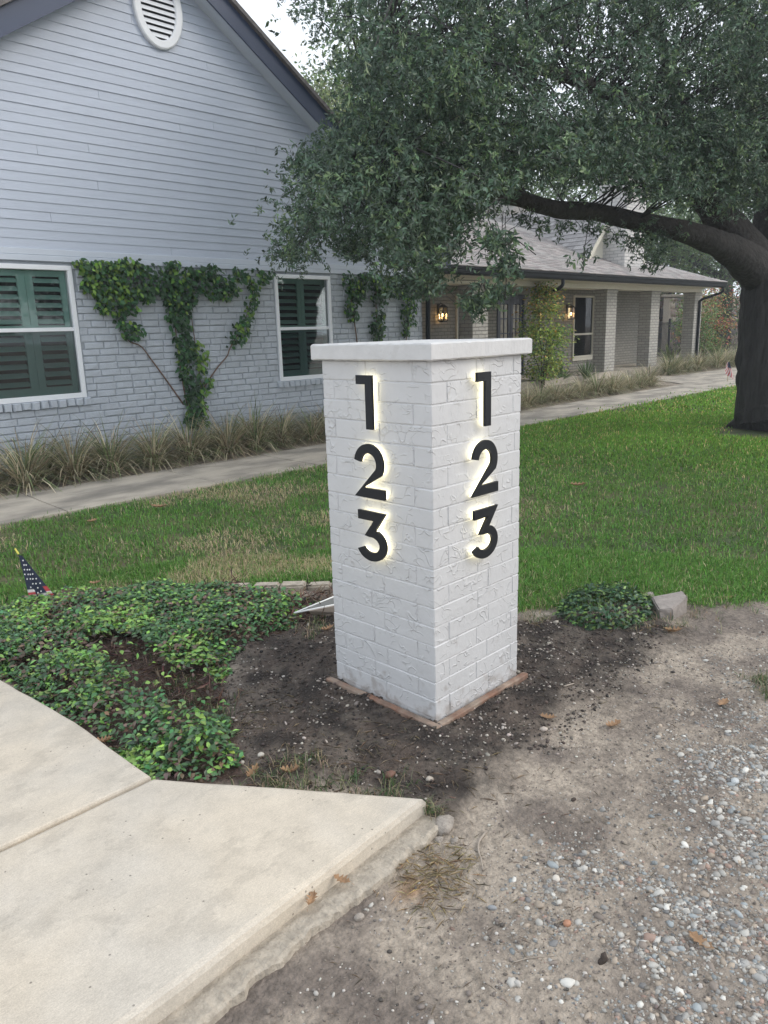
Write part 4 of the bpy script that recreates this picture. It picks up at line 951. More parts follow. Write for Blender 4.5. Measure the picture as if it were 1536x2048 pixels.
# single stones and litter ------------------------------------------------
def single(name, label, cat, px_, size, sq, m, col=None, sub=2, lump=.14, rot=0., lift=.5, seed=1, flatshade=False, zoff=0.):
    V, F = ico(sub); r = np.random.default_rng(seed)
    for _ in range(3):
        k = r.normal(size=3)*1.6; V = V*(1+lump*np.sin(V@k+r.uniform(0, 6))[:, None]*.7)
    V = V*(1+r.normal(0, lump*.12, (len(V), 1)))*np.array(sq)*size
    ca, sa = math.cos(rot), math.sin(rot); V = V@np.array([[ca, sa, 0], [-sa, ca, 0], [0, 0, 1]])
    g = G(*px_); g[2] = gheight(g[:1], g[1:2])[0]+zoff; g[2] -= V[:, 2].min()*lift*2-(-V[:, 2].min()) if False else 0
    me = raw(name, V, F, m, None if col is None else np.tile(col, (len(V), 1)), not flatshade); o = link(name, me, None, (g[0], g[1], g[2]+size*sq[2]*lift)); tag(o, label, cat); return o
single('pebble', 'smooth orange brown pebble lying alone on the dirt', 'pebble', (1135, 1824), .0125, (1, .8, .65), M['pebble'], (.40, .20, .12), seed=3, lump=.05)
single('pebble', 'large pale blue grey pebble at the right edge of the dirt', 'pebble', (1471, 1547), .016, (1.1, .75, .6), M['pebble'], (.5, .52, .52), seed=4)
single('pebble', 'oblong dark grey pebble on the bare dirt left of the gravel', 'pebble', (985, 1787), .010, (1.3, .7, .7), M['pebble'], (.28, .29, .30), rot=2.2, seed=5, lump=.06)
single('pebble', 'whitish angular pebble on the dirt above the orange one', 'pebble', (1113, 1733), .012, (1.0, .85, .7), M['pebble'], (.60, .55, .48), seed=6, flatshade=True)
single('pebble', 'flat grey pebble resting on the concrete slab', 'pebble', (398, 1840), .011, (1.0, .75, .35), M['pebble'], (.33, .30, .25), seed=8, lump=.03, zoff=.058)
single('earth_clod', 'dark crumbly clod of earth on the gravel', 'clod', (1206, 1898), .014, (1, .8, .8), M['clod'], seed=9, lump=.3, flatshade=True)
single('earth_clod', 'small flat dark clod on the dirt above the twig', 'clod', (1148, 1582), .011, (1.2, .7, .5), M['clod'], seed=10, lump=.3, flatshade=True)
for i, (x, y, s_, lb) in enumerate([(885, 1625, .040, 'largest broken lump of concrete off the end of the kerb'), (876, 1650, .015, 'small white chip just below the largest concrete lump'), (908, 1652, .013, 'small white chip right of the largest concrete lump'), (716, 1800, .014, 'pale rubble chip beside the kerb near the oak leaves')]):
    single('concrete_chunk', lb, 'rubble', (x, y), s_, (1, .8, .55), mat('rubble', (.34, .30, .26), .95, var=.35, vs=40, bump=1, bs=90, bd=.01) if i == 0 else bpy.data.materials['rubble'], seed=20+i, lump=.3, flatshade=True)
for i, (x, y, s_, lb) in enumerate([(522, 1488+15, .014, 'pale chip of stone in dark soil near the hedge end'), (857, 1540, .014, 'tan stone in the soil midway between slab and pillar'), (780, 1535, .019, 'reddish brown lump in the soil above the slab')]):
    single('stone_chip', lb, 'stone', (x, y), s_, (1, .8, .6), M['pebble'], ((.5, .46, .4), (.42, .37, .31), (.16, .08, .055))[i], seed=30+i, lump=.25, flatshade=True)
# wedge-shaped grey rock beside the mound
def zz_(x, y, h): g = G(x, y, h); return tuple(g)
top = [zz_(1303, 1193, .045), zz_(1366, 1182, .06), zz_(1375, 1192, .06), zz_(1345, 1216, .040), zz_(1318, 1219, .03)]
bot = [(p[0]+.01, p[1]-.0, -.06) for p in top]
rk = MB().add(top+bot, [(0, 1, 2, 3, 4), (9, 8, 7, 6, 5)]+[(i, (i+1) % 5, 5+(i+1) % 5, 5+i) for i in range(5)]); me = raw('rock', rk.v, rk.f, M['rock']); bm_fix(me)
bm = bmesh.new(); bm.from_mesh(me); bmesh.ops.bevel(bm, geom=list(bm.edges), offset=.006, segments=2, affect='EDGES'); bmesh.ops.triangulate(bm, faces=bm.faces); bmesh.ops.subdivide_edges(bm, edges=bm.edges, cuts=1)
for v in bm.verts: v.co += Vector(rng.normal(0, .0022, 3))
bm.to_mesh(me); bm.free(); tag(link('rock', me), 'grey flat-topped wedge of rock at the lawn edge beside the leafy mound', 'rock')
single('rock', 'small reddish stone at the lawn edge behind the leafy mound', 'rock', (1298, 1182), .035, (1.2, .8, .5), M['rock'], seed=41)

# fallen oak leaves: lobed outline, curled
def oak_leaf(label, x, y, L, rot, curl, seed, zoff=.004, h=None):
    L *= 1.3; r = random.Random(seed); st = [(0, .04)]; n = 9
    for i in range(n): t = (i+1)/(n+1); st.append((t, (.30 if i % 2 else .13)*math.sin(math.pi*min(1, t*1.05))**.55+r.uniform(-.03, .03)))
    st.append((1, .0)); V = []
    cz = lambda u, v: curl*(u-.5)**2*1.6+abs(v)*curl*1.3+r.uniform(-.01, .01)
    for t, wv in st: V += [(-wv, t, cz(t, wv)), (0, t, cz(t, 0)), (wv*r.uniform(.8, 1.1), t+r.uniform(-.02, .02), cz(t, wv))]
    V += [(-.012, -.25, .05), (.012, -.25, .05)]; F = []
    for i in range(len(st)-1): a = i*3; F += [(a, a+1, a+4, a+3), (a+1, a+2, a+5, a+4)]
    F.append((len(V)-2, len(V)-1, 1)); V = np.array(V); V[:, 1] -= .5; V *= L; ca, sa = math.cos(rot), math.sin(rot)
    V = V@np.array([[ca, sa, 0], [-sa, ca, 0], [0, 0, 1]]); g = G(x, y, h if h is not None else -.02)
    z = (h if h is not None else gheight(g[:1], g[1:2])[0])+zoff-V[:, 2].min()*.6
    me = raw('fallen_leaf', V, F, M['dry']); tag(link('fallen_leaf', me, None, (g[0], g[1], z)), label, 'leaf', 'fallen brown oak leaves')
oak_leaf('curled tan oak leaf on the dirt just right of the pillar corner', 1095, 1435, .055, .4, .45, 1)
oak_leaf('tan oak leaf lying bent on the dirt, right of the pillar base', 1226, 1446, .058, 1.2, .5, 2)
oak_leaf('lobed brown oak leaf on the dirt near the right edge', 1446, 1402, .06, 1.5, .35, 3)
oak_leaf('large tan leaf lying among the gravel at lower right', 1402, 1876, .055, -.2, .3, 4)
oak_leaf('spiky brown oak leaf on the kerb ledge, the upper one', 684, 1764, .045, .2, .3, 5, .006, -.02)
oak_leaf('curled tan oak leaf on the kerb ledge, the lower one', 624, 1805, .045, -1.0, .5, 6, .006, -.02)
oak_leaf('crumpled brown leaf at the end of the leafy bed, by the slab', 505, 1552, .06, 2.0, .8, 7)
oak_leaf('reddish brown leaf by the slab edge right of the bed', 580, 1550, .055, .9, .8, 8)
oak_leaf('brown leaf below the leafy mound on the soil', 1345, 1262, .07, .5, .6, 9)
oak_leaf('pale leaf scrap by the lawn edge right of the rock', 1450, 1196, .07, 1.0, .5, 10)
oak_leaf('orange brown leaf wedged upright at the slab edge of the bed', 208, 1486, .05, 1.0, .8, 11, .02)
oak_leaf('tan leaf on the soil by the left foot of the pillar', 655, 1262, .06, 1.4, .6, 12)
oak_leaf('brown leaf resting on the leafy bed at its left', 118, 1278, .05, .3, .5, 13, .07)
oak_leaf('brown leaf resting on the leafy bed near its back edge', 192, 1187, .06, .9, .5, 14, .08)
oak_leaf('pale dead leaf lying on the lawn near the path', 318, 1020, .12, .6, .4, 15, .04)
oak_leaf('brown leaf lying on the shaded lawn right of the pillar', 1155, 978, .13, .6, .4, 16, .05)
oak_leaf('brown leaf lying on the lawn in front of the dry clumps by the flagstone', 185, 1048, .08, 1.6, .4, 17, .04)
# sticks
def stick(label, P, r, name='twig'):
    pts = [np.array([*G(x, y)[:2], 0]) for x, y in P]; pts = [np.array([p[0], p[1], gheight(p[:1], p[1:2])[0]+r*.8+random.uniform(0, r)]) for p in pts]; b = pts[0].copy()
    m_ = MB(); m_.tube([p-b for p in smooth_path(pts, 3)], list(np.linspace(r, r*.6, 3*(len(pts)-1)+1)), 6); me = raw(name, m_.v, m_.f, M['drywood'], smooth=True); tag(link(name, me, None, b), label, 'twig')
stick('crooked grey twig standing out on the dirt beside the kerb end', [(972, 1635), (958, 1655), (957, 1672), (962, 1690), (966, 1710)], .0042)
stick('thin dark stick lying level on the dirt below the crooked twig', [(884, 1783), (905, 1786), (925, 1785)], .0022)
stick('long thin straw-coloured stalk across the gravel', [(1025, 1900), (1060, 1893), (1110, 1889)], .0016)
stick('short grey stick among the pebbles right of the stalk', [(1235, 1868), (1262, 1852)], .0022)
stick('thin brown stick on the soil left of the pillar', [(655, 1340), (690, 1336), (720, 1345)], .0022) if False else None
stick('pale splinter of wood on the soil right of the pillar', [(1128, 1370), (1148, 1362)], .004)

# ================================================================== edging, bracket, flags
ed = thing('mow_edging', 'low rough concrete edging strip between lawn and leafy bed behind the pillar', 'edging', tuple(G(560, 1168)))
pl = [G(x, y, .0) for x, y in [(440, 1172), (505, 1168), (560, 1167), (615, 1166), (665, 1165), (720, 1168), (790, 1175)]]
for a_, b_ in zip(pl[:-1], pl[1:]):
    d = (b_-a_)[:2]; d /= np.linalg.norm(d); nn = np.array([-d[1], d[0]])*.045
    P = [a_[:2]+d*.006-nn, b_[:2]-d*.006-nn, b_[:2]-d*.006+nn, a_[:2]+d*.006+nn]
    V = [(p[0]+random.uniform(-.006, .006), p[1]+random.uniform(-.006, .006), z+random.uniform(-.006, .006)) for z in (-.08, .0) for p in P]
    m_ = MB().add(V, [(3, 2, 1, 0), (4, 5, 6, 7), (0, 1, 5, 4), (1, 2, 6, 5), (2, 3, 7, 6), (3, 0, 4, 7)]); o = m_.build('edging_stone', M['curb'], ed)
    bm = bmesh.new(); bm.from_mesh(o.data); bmesh.ops.bevel(bm, geom=list(bm.edges), offset=.012, segments=2, affect='EDGES'); bm.to_mesh(o.data); bm.free()
# folded white metal bracket poking out behind the pillar
t = thing('metal_bracket', 'white folded metal angle poking out on the ground behind the pillar, tip in the leaves', 'bracket', tuple(G(640, 1215)))
A = G(588, 1226, .03); B1 = G(700, 1180, .08); B2 = G(700, 1203, .07)
m_ = MB(); m_.tube([A, B1], .0045, 6); m_.tube([A, B2], .005, 6); m_.build('rim', M['white'], t, smooth=True)
q1 = G(618, 1222, .045); q2 = G(700, 1206, .064); pnts = [q1, q2, G(700, 1226, .0), G(625, 1231, .0)]
V = [tuple(p) for p in pnts]+[(p[0]+.004, p[1]+.006, p[2]) for p in pnts]
MB().add(V, [(0, 1, 2, 3), (7, 6, 5, 4), (0, 4, 5, 1), (1, 5, 6, 2), (2, 6, 7, 3), (3, 7, 4, 0)]).build('plate', M['beige'], t)
V = [tuple(A), tuple(B1-np.array([0, 0, .004])), tuple(B2-np.array([0, 0, .004]))]; V += [(v[0], v[1], v[2]-.004) for v in V]
MB().add(V, [(0, 1, 2), (5, 4, 3), (0, 3, 4, 1), (1, 4, 5, 2), (2, 5, 3, 0)]).build('web', mat('shaded_web', (.16, .16, .15), .6), t)

def cloth(name, top, left, right, colf, parent, fold=.012, nu=26, nv=34, dirn=None):
    """quad cloth hanging from a point/edge: left and right are the bottom corners, top a pair of points"""
    V = []; cl = []
    nrm0 = -fw
    for j in range(nv):
        v = j/(nv-1)
        for i in range(nu):
            u = i/(nu-1); a = np.array(top[0])*(1-v)+np.array(left)*v; b = np.array(top[1])*(1-v)+np.array(right)*v
            p = a*(1-u)+b*u+nrm0*fold*v*math.sin(u*9+v*2)+np.array([0, 0, -1])*.15*fold*math.sin(u*3.14); V.append(p); cl.append(colf(u, v))
    F = [(j*nu+i, j*nu+i+1, (j+1)*nu+i+1, (j+1)*nu+i) for j in range(nv-1) for i in range(nu-1)]
    V = np.array(V); n = len(V); V2 = np.vstack([V, V+fw*.0012]); F2 = F+[tuple(k+n for k in f[::-1]) for f in F]
    return obj(name, V2, F2, M['flag'], parent, col=np.array(cl+cl), smooth=True)
NAVY, RED, WHT = (.012, .020, .045), (.42, .045, .05), (.62, .60, .58)
dz = 4.36
FP = lambda x, y, k=0.: Dp(x, y, dz+k)
bz = G(70, 1215, -.03); dz = float((bz-np.array([0, 0, CAMH]))@fw)
t = thing('small_flag', 'small stars and stripes flag drooping beside the leafy bed at left', 'flag', tuple(FP(72, 1212)), 'small flags stuck in the ground')
m_ = MB(); m_.tube([FP(40, 1113), FP(74, 1216, .02)], .0035, 6); m_.build('stick', M['stick'], t)
m_ = MB(); m_.tube([FP(30, 1097), FP(37, 1108)], [.005, .006], 6); m_.build('finial', M['tip'], t)
def lf(u, v):
    x = u; 
    if v > .80 and u < .30-.1*(v-.8): k = (v-.80)/.2; return WHT if k < .3 or k > .62 else RED
    if v > .76 and u > .80: k = (v-.76)/.24; return RED if k < .5 else (WHT if k < .75 else RED)
    if v > .93 and u > .55: return WHT
    return NAVY
cloth('cloth', (FP(37, 1110, -.004), FP(44, 1111, -.004)), FP(60, 1197, -.03), FP(107, 1190, -.03), lf, t, .006)
sp_ = [(295, 262), (308, 320), (335, 320), (313, 380), (350, 380), (378, 380), (318, 440), (360, 440), (388, 440), (418, 436), (348, 500), (390, 498), (420, 498), (463, 495), (420, 560), (460, 558), (513, 553), (395, 605), (483, 612), (436, 650), (525, 655), (485, 675)]
m_ = MB()
for (sx, sy) in sp_:
    c = FP(sx/6.4, 1080+sy/6.4, -.047); V = []
    for k in range(10):
        rr_ = (.0068 if k % 2 == 0 else .0028); an = math.pi*k/5+random.uniform(-.05, .05); V.append(c+cr*rr_*math.sin(an)*random.uniform(.75, 1)+cu*rr_*math.cos(an))
    m_.add(V, [tuple(range(10))])
m_.build('stars', M['star'], t)
bz = G(1457, 762); dz = float((bz-np.array([0, 0, CAMH]))@fw)
t = thing('small_flag', 'small stars and stripes flag stuck in the lawn edge beside the oak trunk', 'flag', tuple(bz), 'small flags stuck in the ground')
m_ = MB(); m_.tube([FP(1455, 763), FP(1456, 720)], .008, 6); m_.build('stick', M['stick'], t)
def rf(u, v):
    if v < .38 and u > .2: return NAVY
    return RED if int((v*.6+u*1.0)*9) % 2 == 0 else WHT
cloth('cloth', (FP(1454, 724, -.02), FP(1459, 724, -.02)), FP(1449, 746, -.06), FP(1470, 761, -.06), rf, t, .03)

# ================================================================== ornamental grasses, yuccas
def clump_mesh(seed, n=360, H=.58, Rr=.42, W=.0105, green=.45):
    r = np.random.default_rng(seed); az = r.uniform(0, 6.28, n); L = r.uniform(.5, 1.0, n)*H*1.55; th0 = r.uniform(.05, 1.25, n); bend = r.uniform(.9, 2.2, n)
    B = np.stack([np.cos(az)*.11*r.uniform(0, 1, n), np.sin(az)*.11*r.uniform(0, 1, n), np.zeros(n)], 1); k = 6
    d = np.stack([np.cos(az), np.sin(az), 0*az], 1); s = np.stack([-np.sin(az), np.cos(az), 0*az], 1); P = B.copy(); rows = []
    for j in range(k):
        t = j/(k-1); w_ = W*(1-t**2.5)*r.uniform(.8, 1.2, n)
        if j < k-1: rows += [P-s*w_[:, None]/2, P+s*w_[:, None]/2]
        else: rows += [P]
        a = th0+bend*t; P = P+(d*np.sin(a)[:, None]+np.array([0, 0, 1.])*np.cos(a)[:, None])*(L/(k-1))[:, None]
        P[:, 2] = np.maximum(P[:, 2], .01)
    V = np.stack(rows, 1).reshape(-1, 3); m = len(rows); base = (np.arange(n)*m)[:, None]
    F4 = np.concatenate([base+np.array([[2*j, 2*j+1, 2*j+3, 2*j+2]]) for j in range(k-2)]); F3 = base+np.array([[m-3, m-2, m-1]])
    pal = np.where(r.uniform(size=(n, 1)) < green, np.array([[.24, .30, .14]]), np.where(r.uniform(size=(n, 1)) < .5, np.array([[.66, .59, .41]]), np.array([[.46, .37, .25]])))
    c = pal*r.uniform(.35, 1.35, (n, 1)); cc = np.repeat(c, m, 0)
    me = raw('blades', V, [F4, F3], M['grass'], cc); return me
CM = [clump_mesh(s_, green=g) for s_, g in ((1, .30), (2, .42), (3, .22), (4, .55))]
def clump(x, y, s_, label, k, group, z=-.03, sz=1.0, name='ornamental_grass', cat='grass clump'):
    t = thing(name, label, cat, (x, y, z), group); o = bpy.data.objects.new('blades', CM[k]); C.objects.link(o); o.parent = t
    o.scale = (s_, s_, s_*sz); o.rotation_euler = (0, 0, random.uniform(0, 6.28)); return t
ords = ['first', 'second', 'third', 'fourth', 'fifth', 'sixth', 'seventh', 'eighth', 'ninth', 'tenth', 'eleventh', 'twelfth', 'thirteenth', 'fourteenth', 'fifteenth', 'sixteenth', 'seventeenth', 'eighteenth', 'nineteenth', 'twentieth']
i = 0; x = 2.45
while x < 8.9:
    clump(x, 8.42+random.uniform(-.07, .07), random.uniform(.86, 1.12), 'dry arching grass clump along the wing wall, %s from the left' % ords[i], i % 4, 'grass clumps along the wing wall', sz=random.uniform(.85, 1.1)); x += random.uniform(.44, .56); i += 1
i = 0; x = 2.6
while x < 8.8:
    clump(x, 8.85+random.uniform(-.05, .05), random.uniform(.8, 1.0), 'rear dry grass clump touching the wing wall, %s from the left in the back row' % ords[i], (i+2) % 4, 'grass clumps along the wing wall', sz=random.uniform(.85, 1.0)); x += random.uniform(.6, .75); i += 1
i = 0; x = 9.6
while x < 18.4:
    yy = 8.35+.12*math.sin(x) + (.25 if x > 16 else 0); clump(x, yy, random.uniform(.85, 1.1), 'grey green grass clump beside the path, %s counting right from the pillar' % ords[i], (i*3+1) % 4, 'grass clumps along the path before the porch', sz=random.uniform(.8, 1)); x += random.uniform(.48, .66); i += 1
i = 0; x = 22.3
while x < 34:
    clump(x, 10.0+random.uniform(-.15, .15), random.uniform(1.0, 1.3), 'grass clump before the porch columns, %s from the left' % ords[i], (3, 1, 3, 0)[i % 4], 'grass clumps before the columns'); x += random.uniform(.62, .85); i += 1
def yucca(px_, s_, label, gold=False):
    g = G(*px_); t = thing('yucca', label, 'yucca', (g[0], g[1], -.02)); n = 46; V = []; F = []; cl = []
    for k in range(n):
        az = random.uniform(0, 6.28); el = random.uniform(.15, 1.35); L = s_*random.uniform(.75, 1.0); w_ = .022*s_*1.6
        d = np.array([math.cos(az)*math.cos(el), math.sin(az)*math.cos(el), math.sin(el)]); sd_ = np.array([-math.sin(az), math.cos(az), 0]); o = np.array([g[0], g[1], .03]); b = len(V)
        dn = np.cross(sd_, d)
        for tt, ww in ((0, .5), (.45, 1), (.8, .6)): V += [o+d*L*tt-sd_*w_*ww-dn*.0, o+d*L*tt-dn*w_*.35*ww, o+d*L*tt+sd_*w_*ww]
        V.append(o+d*L)
        for r_ in range(2): q_ = b+r_*3; F += [(q_, q_+1, q_+4, q_+3), (q_+1, q_+2, q_+5, q_+4)]
        F += [(b+6, b+7, b+9), (b+7, b+8, b+9)]
        c1 = np.array((.30, .34, .12) if gold else (.22, .30, .14))*random.uniform(.7, 1.15); c2 = np.array((.07, .13, .06)); 
        for r_ in range(3): cl += [c1, c2, c1]
        cl.append(c1)
    obj('leaf_blades', V, F, M['leaf'], t, col=np.array(cl), kind='stuff')
yucca((1122, 765), .62, 'spiky green yucca at the foot of the small tree, left of the two')
yucca((1172, 760), .60, 'spiky green yucca right of the small tree, before the second column')
yucca((1340, 728), .85, 'yellow green yucca between the third and last column', True)
yucca((1432, 722), 1.05, 'tall yellow green yucca near the oak trunk', True)

# ================================================================== climbing vines
ZP = lambda L, sx=.4297, ox=0, oy=480: [(ox+x*sx, oy+y*sx) for x, y in L]
def wallpoly(L): return [(Yp(x, y, WY)[0], Yp(x, y, WY)[2]) for x, y in L]
def vine(label, polys, stems, n, strands=()):
    t = thing('climbing_vine', label, 'vine', (wallpoly([stems[0][0]])[0][0], WY-.05, 0)); Px = []
    for (L, share, yg) in polys:
        Q = wallpoly(L); xs_ = [p[0] for p in Q]; zs = [p[1] for p in Q]; m = int(n*share)
        x = rng.uniform(min(xs_)-.05, max(xs_)+.05, m*12); z = rng.uniform(min(zs)-.05, max(zs)+.05, m*12)
        k = sdist(x, z, Q)+(fbm(x, z, 7, 3, 81)-.5)*.16 > 0; k &= rng.uniform(size=len(x)) < .25+ss(.3, .5, fbm(x, z, 5, 3, 82)); x, z = x[k][:m], z[k][:m]
        Px.append(np.column_stack([x, z, np.full(len(x), yg)]))
    P = np.concatenate(Px); m = len(P); dep = rng.uniform(.02, .15, m)
    a = rng.normal(0, .9, m); fwd = np.stack([np.sin(a), -.35+rng.normal(0, .3, m), -np.cos(a)], 1); nr = np.stack([rng.normal(0, .4, m), -np.ones(m), .45+rng.normal(0, .35, m)], 1)
    pos = np.column_stack([P[:, 0], WY-dep, P[:, 1]]); yg = (rng.uniform(size=m) < P[:, 2])[:, None]
    c = np.where(yg, jitcol((.16, .29, .05), m, .2, .08), jitcol((.035, .095, .035), m, .3, .1))
    V, F = leaves(pos, fwd, nr, rng.uniform(.045, .10, m), rng.uniform(.035, .062, m), LEAF6); obj('foliage', V, F, M['leaf'], t, col=np.repeat(c, 7, 0), kind='stuff')
    for s_ in stems:
        pts = [(p[0], WY-.022-random.uniform(0, .02), p[1]) for p in wallpoly(s_)]; b = MB(); b.tube(smooth_path(pts, 5), [.011-.006*k/(5*(len(pts)-1)) for k in range(5*(len(pts)-1)+1)], 6); b.build('stem', M['vinestem'], t, smooth=True)
vine('Y-shaped climbing vine on the brick between the two shuttered windows',
     [(ZP([(335, 85), (600, 90), (640, 120), (640, 240), (540, 350), (480, 330), (440, 290), (400, 240), (345, 160)]), .26, .42),
      (ZP([(600, 100), (830, 105), (1000, 130), (1010, 180), (1090, 200), (1100, 235), (1040, 265), (960, 275), (900, 240), (880, 290), (770, 290), (720, 250), (690, 270), (600, 300)]), .30, .12),
      (ZP([(540, 300), (610, 290), (620, 380), (650, 430), (590, 465), (545, 430)]), .05, .08),
      (ZP([(760, 280), (885, 280), (860, 330), (855, 400), (870, 470), (880, 560), (905, 640), (940, 850), (850, 850), (850, 690), (820, 580), (790, 400)]), .20, .06),
      (ZP([(895, 470), (940, 500), (955, 600), (950, 850), (910, 850), (900, 600), (890, 520)]), .06, .75),
      (ZP([(1090, 130), (1240, 150), (1190, 260), (1170, 330), (1110, 460), (1060, 520), (1045, 450), (1075, 400), (1130, 320), (1150, 240), (1030, 190)]), .11, .25)],
     [ZP([(890, 860), (870, 780), (850, 690), (830, 560), (810, 420), (800, 280), (790, 140)]), ZP([(850, 765), (760, 640), (700, 560), (650, 495), (590, 465), (570, 380), (600, 280)]), ZP([(940, 690), (1000, 600), (1052, 540), (1065, 500), (1130, 380), (1170, 250), (1150, 160)]), ZP([(930, 850), (930, 700), (915, 560), (885, 350)])], 3000)
vine('vine hanging in strands from the siding between the right shuttered window and the corner',
     [([(675, 545), (835, 555), (838, 590), (800, 600), (760, 585), (735, 600), (700, 600), (680, 580)], .55, .15), ([(685, 590), (712, 590), (705, 640), (690, 640)], .10, .1), ([(735, 590), (765, 590), (758, 680), (740, 680)], .18, .1), ([(800, 590), (832, 590), (822, 640), (800, 680), (795, 640)], .15, .2)],
     [[(748, 680), (750, 640), (748, 590), (752, 560)], [(808, 690), (815, 640), (822, 590), (822, 562)], [(712, 690), (705, 640), (700, 600), (698, 560)]], 1300)

# ================================================================== small ornamental trees
def small_tree(label, base, prof, n, cols, trunk_h, m, L=(.05, .09), W=(.03, .05), name='small_tree', stems=5, cat='tree'):
    """prof: list of (height, radius)"""
    t = thing(name, label, cat, (base[0], base[1], 0)); hs = np.array([p[0] for p in prof]); rs = np.array([p[1] for p in prof])
    cl_n = max(20, n//40); z = rng.uniform(hs[0], hs[-1], cl_n); r = np.interp(z, hs, rs)*np.sqrt(rng.uniform(.05, 1, cl_n)); a = rng.uniform(0, 6.28, cl_n)
    Cn = np.stack([base[0]+r*np.cos(a), base[1]+r*np.sin(a), z], 1); i = rng.integers(0, cl_n, n); P = Cn[i]+rng.normal(0, 1, (n, 3))*np.array([.16, .16, .07])*(rs.max()/.6)
    out = P-np.array([base[0], base[1], 0]); out[:, 2] = 0; out /= np.linalg.norm(out, axis=1, keepdims=True)+1e-6
    fwd = out+rng.normal(0, .5, (n, 3))-np.array([0, 0, .3]); nr = np.array([0, 0, 1.])+rng.normal(0, .45, (n, 3))
    V, F = leaves(P, fwd, nr, rng.uniform(*L, n), rng.uniform(*W, n), LEAF4); obj('crown', V, F, m, t, col=np.repeat(cols(n, P), 4, 0), kind='stuff')
    b = MB()
    for k in range(stems):
        c = Cn[rng.integers(0, cl_n)]; b.tube(smooth_path([(base[0]+random.uniform(-.05, .05), base[1]+random.uniform(-.05, .05), -.05), (base[0]+(c[0]-base[0])*.3, base[1]+(c[1]-base[1])*.3, c[2]*.45), tuple(c)], 4), list(np.linspace(.022, .006, 9)), 5)
    b.build('trunk', M['twig'], t); return t
g = G(1085, 772)
def mapcol(n, P): 
    k = rng.uniform(size=(n, 1)); top = ss(1.2, 2.2, P[:, 2])[:, None]
    return np.where(k < .06+.25*top, jitcol((.55, .38, .12), n, .25, .1), np.where(k < .62, jitcol((.42, .52, .12), n, .25), jitcol((.16, .28, .09), n, .3)))
small_tree('slender maple with yellow green leaves tipped orange before the porch', g[:2], [(.25, .25), (.7, .50), (1.2, .55), (1.8, .42), (2.25, .20), (2.5, .05)], 5600, mapcol, .4, M['leaf'], L=(.06, .10), W=(.035, .06), stems=9)
gq = Yp(1432, 715, 12.0)
def redcol(n, P): k = rng.uniform(size=(n, 1)); return np.where(k < .45, jitcol((.42, .15, .10), n, .3), np.where(k < .7, jitcol((.48, .34, .12), n, .25), jitcol((.22, .30, .10), n, .3)))
small_tree('small maple with red and orange leaves before the stone wall', (G(1436, 705)[0]*.0+30.5, 12.2), [(.5, .5), (1.2, .9), (2.0, .8), (2.7, .4)], 2600, redcol, .5, M['leaf'], L=(.08, .13), W=(.05, .08), stems=6)

# ================================================================== right side: fence, stone wall, outbuilding
fe = thing('iron_fence', 'black iron picket fence behind the porch columns', 'fence', (34, 14, 0))
fb = lambda y: 1.55
x = 28.9
for rz_ in (.35, 1.42): MB().box((28.8, 13.98, rz_), (40, 14.02, rz_+.035)).build('rail', M['iron'], fe)
while x < 40: MB().box((x, 13.99, .12), (x+.018, 14.01, 1.52)).build('picket', M['iron'], fe); x += .115
for x in (28.8, 31.4, 34, 36.8, 39.6): MB().bbox((x, 13.96, -.05), (x+.08, 14.04, 1.65)).build('post', M['iron'], fe)
sw = thing('stone_wall', 'tall fieldstone wall beyond the iron fence', 'wall', (34, 17, 0))
def stonewall(parent, x0, x1, z0, z1, y, n, thick=.3, bm_=None):
    MB().box((x0, y, z0), (x1, y+thick, z1)).build('mortar_bed', M['curb'], parent); z = z0; k = 0; count = 0
    while z < z1-.05:
        h = random.uniform(.26, .40); h = min(h, z1-z); x = x0+random.uniform(0, .2)
        while x < x1-.1:
            w_ = min(random.uniform(.28, .55), x1-x); V, F = IC2; V = np.sign(V)*np.abs(V)**.75; V = V*(1+.05*rng.normal(size=(len(V), 1)))*np.array([w_/2-.015, .09, h/2-.015])
            c = np.array([(.36, .29, .25), (.30, .29, .28), (.42, .36, .29), (.25, .23, .22), (.38, .27, .24)][random.randrange(5)])*random.uniform(.8, 1.15)
            me = raw('stone', V, F, M['stone'], np.tile(c, (len(V), 1)), True); link('stone', me, parent, (x+w_/2, y-.01, z+h/2+random.uniform(-.03, .03))); x += w_; count += 1
        z += h
stonewall(sw, 38.0, 50.0, 0, 2.72, 17.0, 0)
MB().bbox((37.9, 16.85, 2.75), (50.1, 17.4, 2.87)).build('coping', M['curb'], sw)
ob = thing('outbuilding', 'stone outbuilding with sloping roof edge seen between the porch columns', 'building', (42, 19, 0))
OX0, OX1 = Yp(1318, 620, 19.)[0]-1.5, Yp(1372, 620, 19.)[0]
stonewall(ob, OX0, OX1, .6, 2.9, 19.0, 0)
MB().box((OX0, 19.01, 0), (OX1, 21, .6)).build('lower_wall', M['curb'], ob)
a_ = Yp(1335, 586, 18.6); b_ = Yp(1368, 612, 18.6)
V = []
dv = (b_-a_); a2_ = a_-dv*1.2; b2_ = b_+dv*.6
for p in (a2_, b2_):
    V += [(p[0], 18.5, p[2]), (p[0], 21.5, p[2]), (p[0], 21.5, p[2]+.14), (p[0], 18.5, p[2]+.14)]
MB().add(V, [(0, 1, 2, 3), (7, 6, 5, 4), (0, 4, 5, 1), (1, 5, 6, 2), (2, 6, 7, 3), (3, 7, 4, 0)]).build('roof', M['cream'], ob)
w0 = Yp(1320, 617, 18.9); w1 = Yp(1356, 632, 18.9); MB().box((w0[0], 18.86, w1[2]), (w1[0], 18.93, w0[2])).build('window', mat('shed_window', (.02, .02, .02), .3), ob)
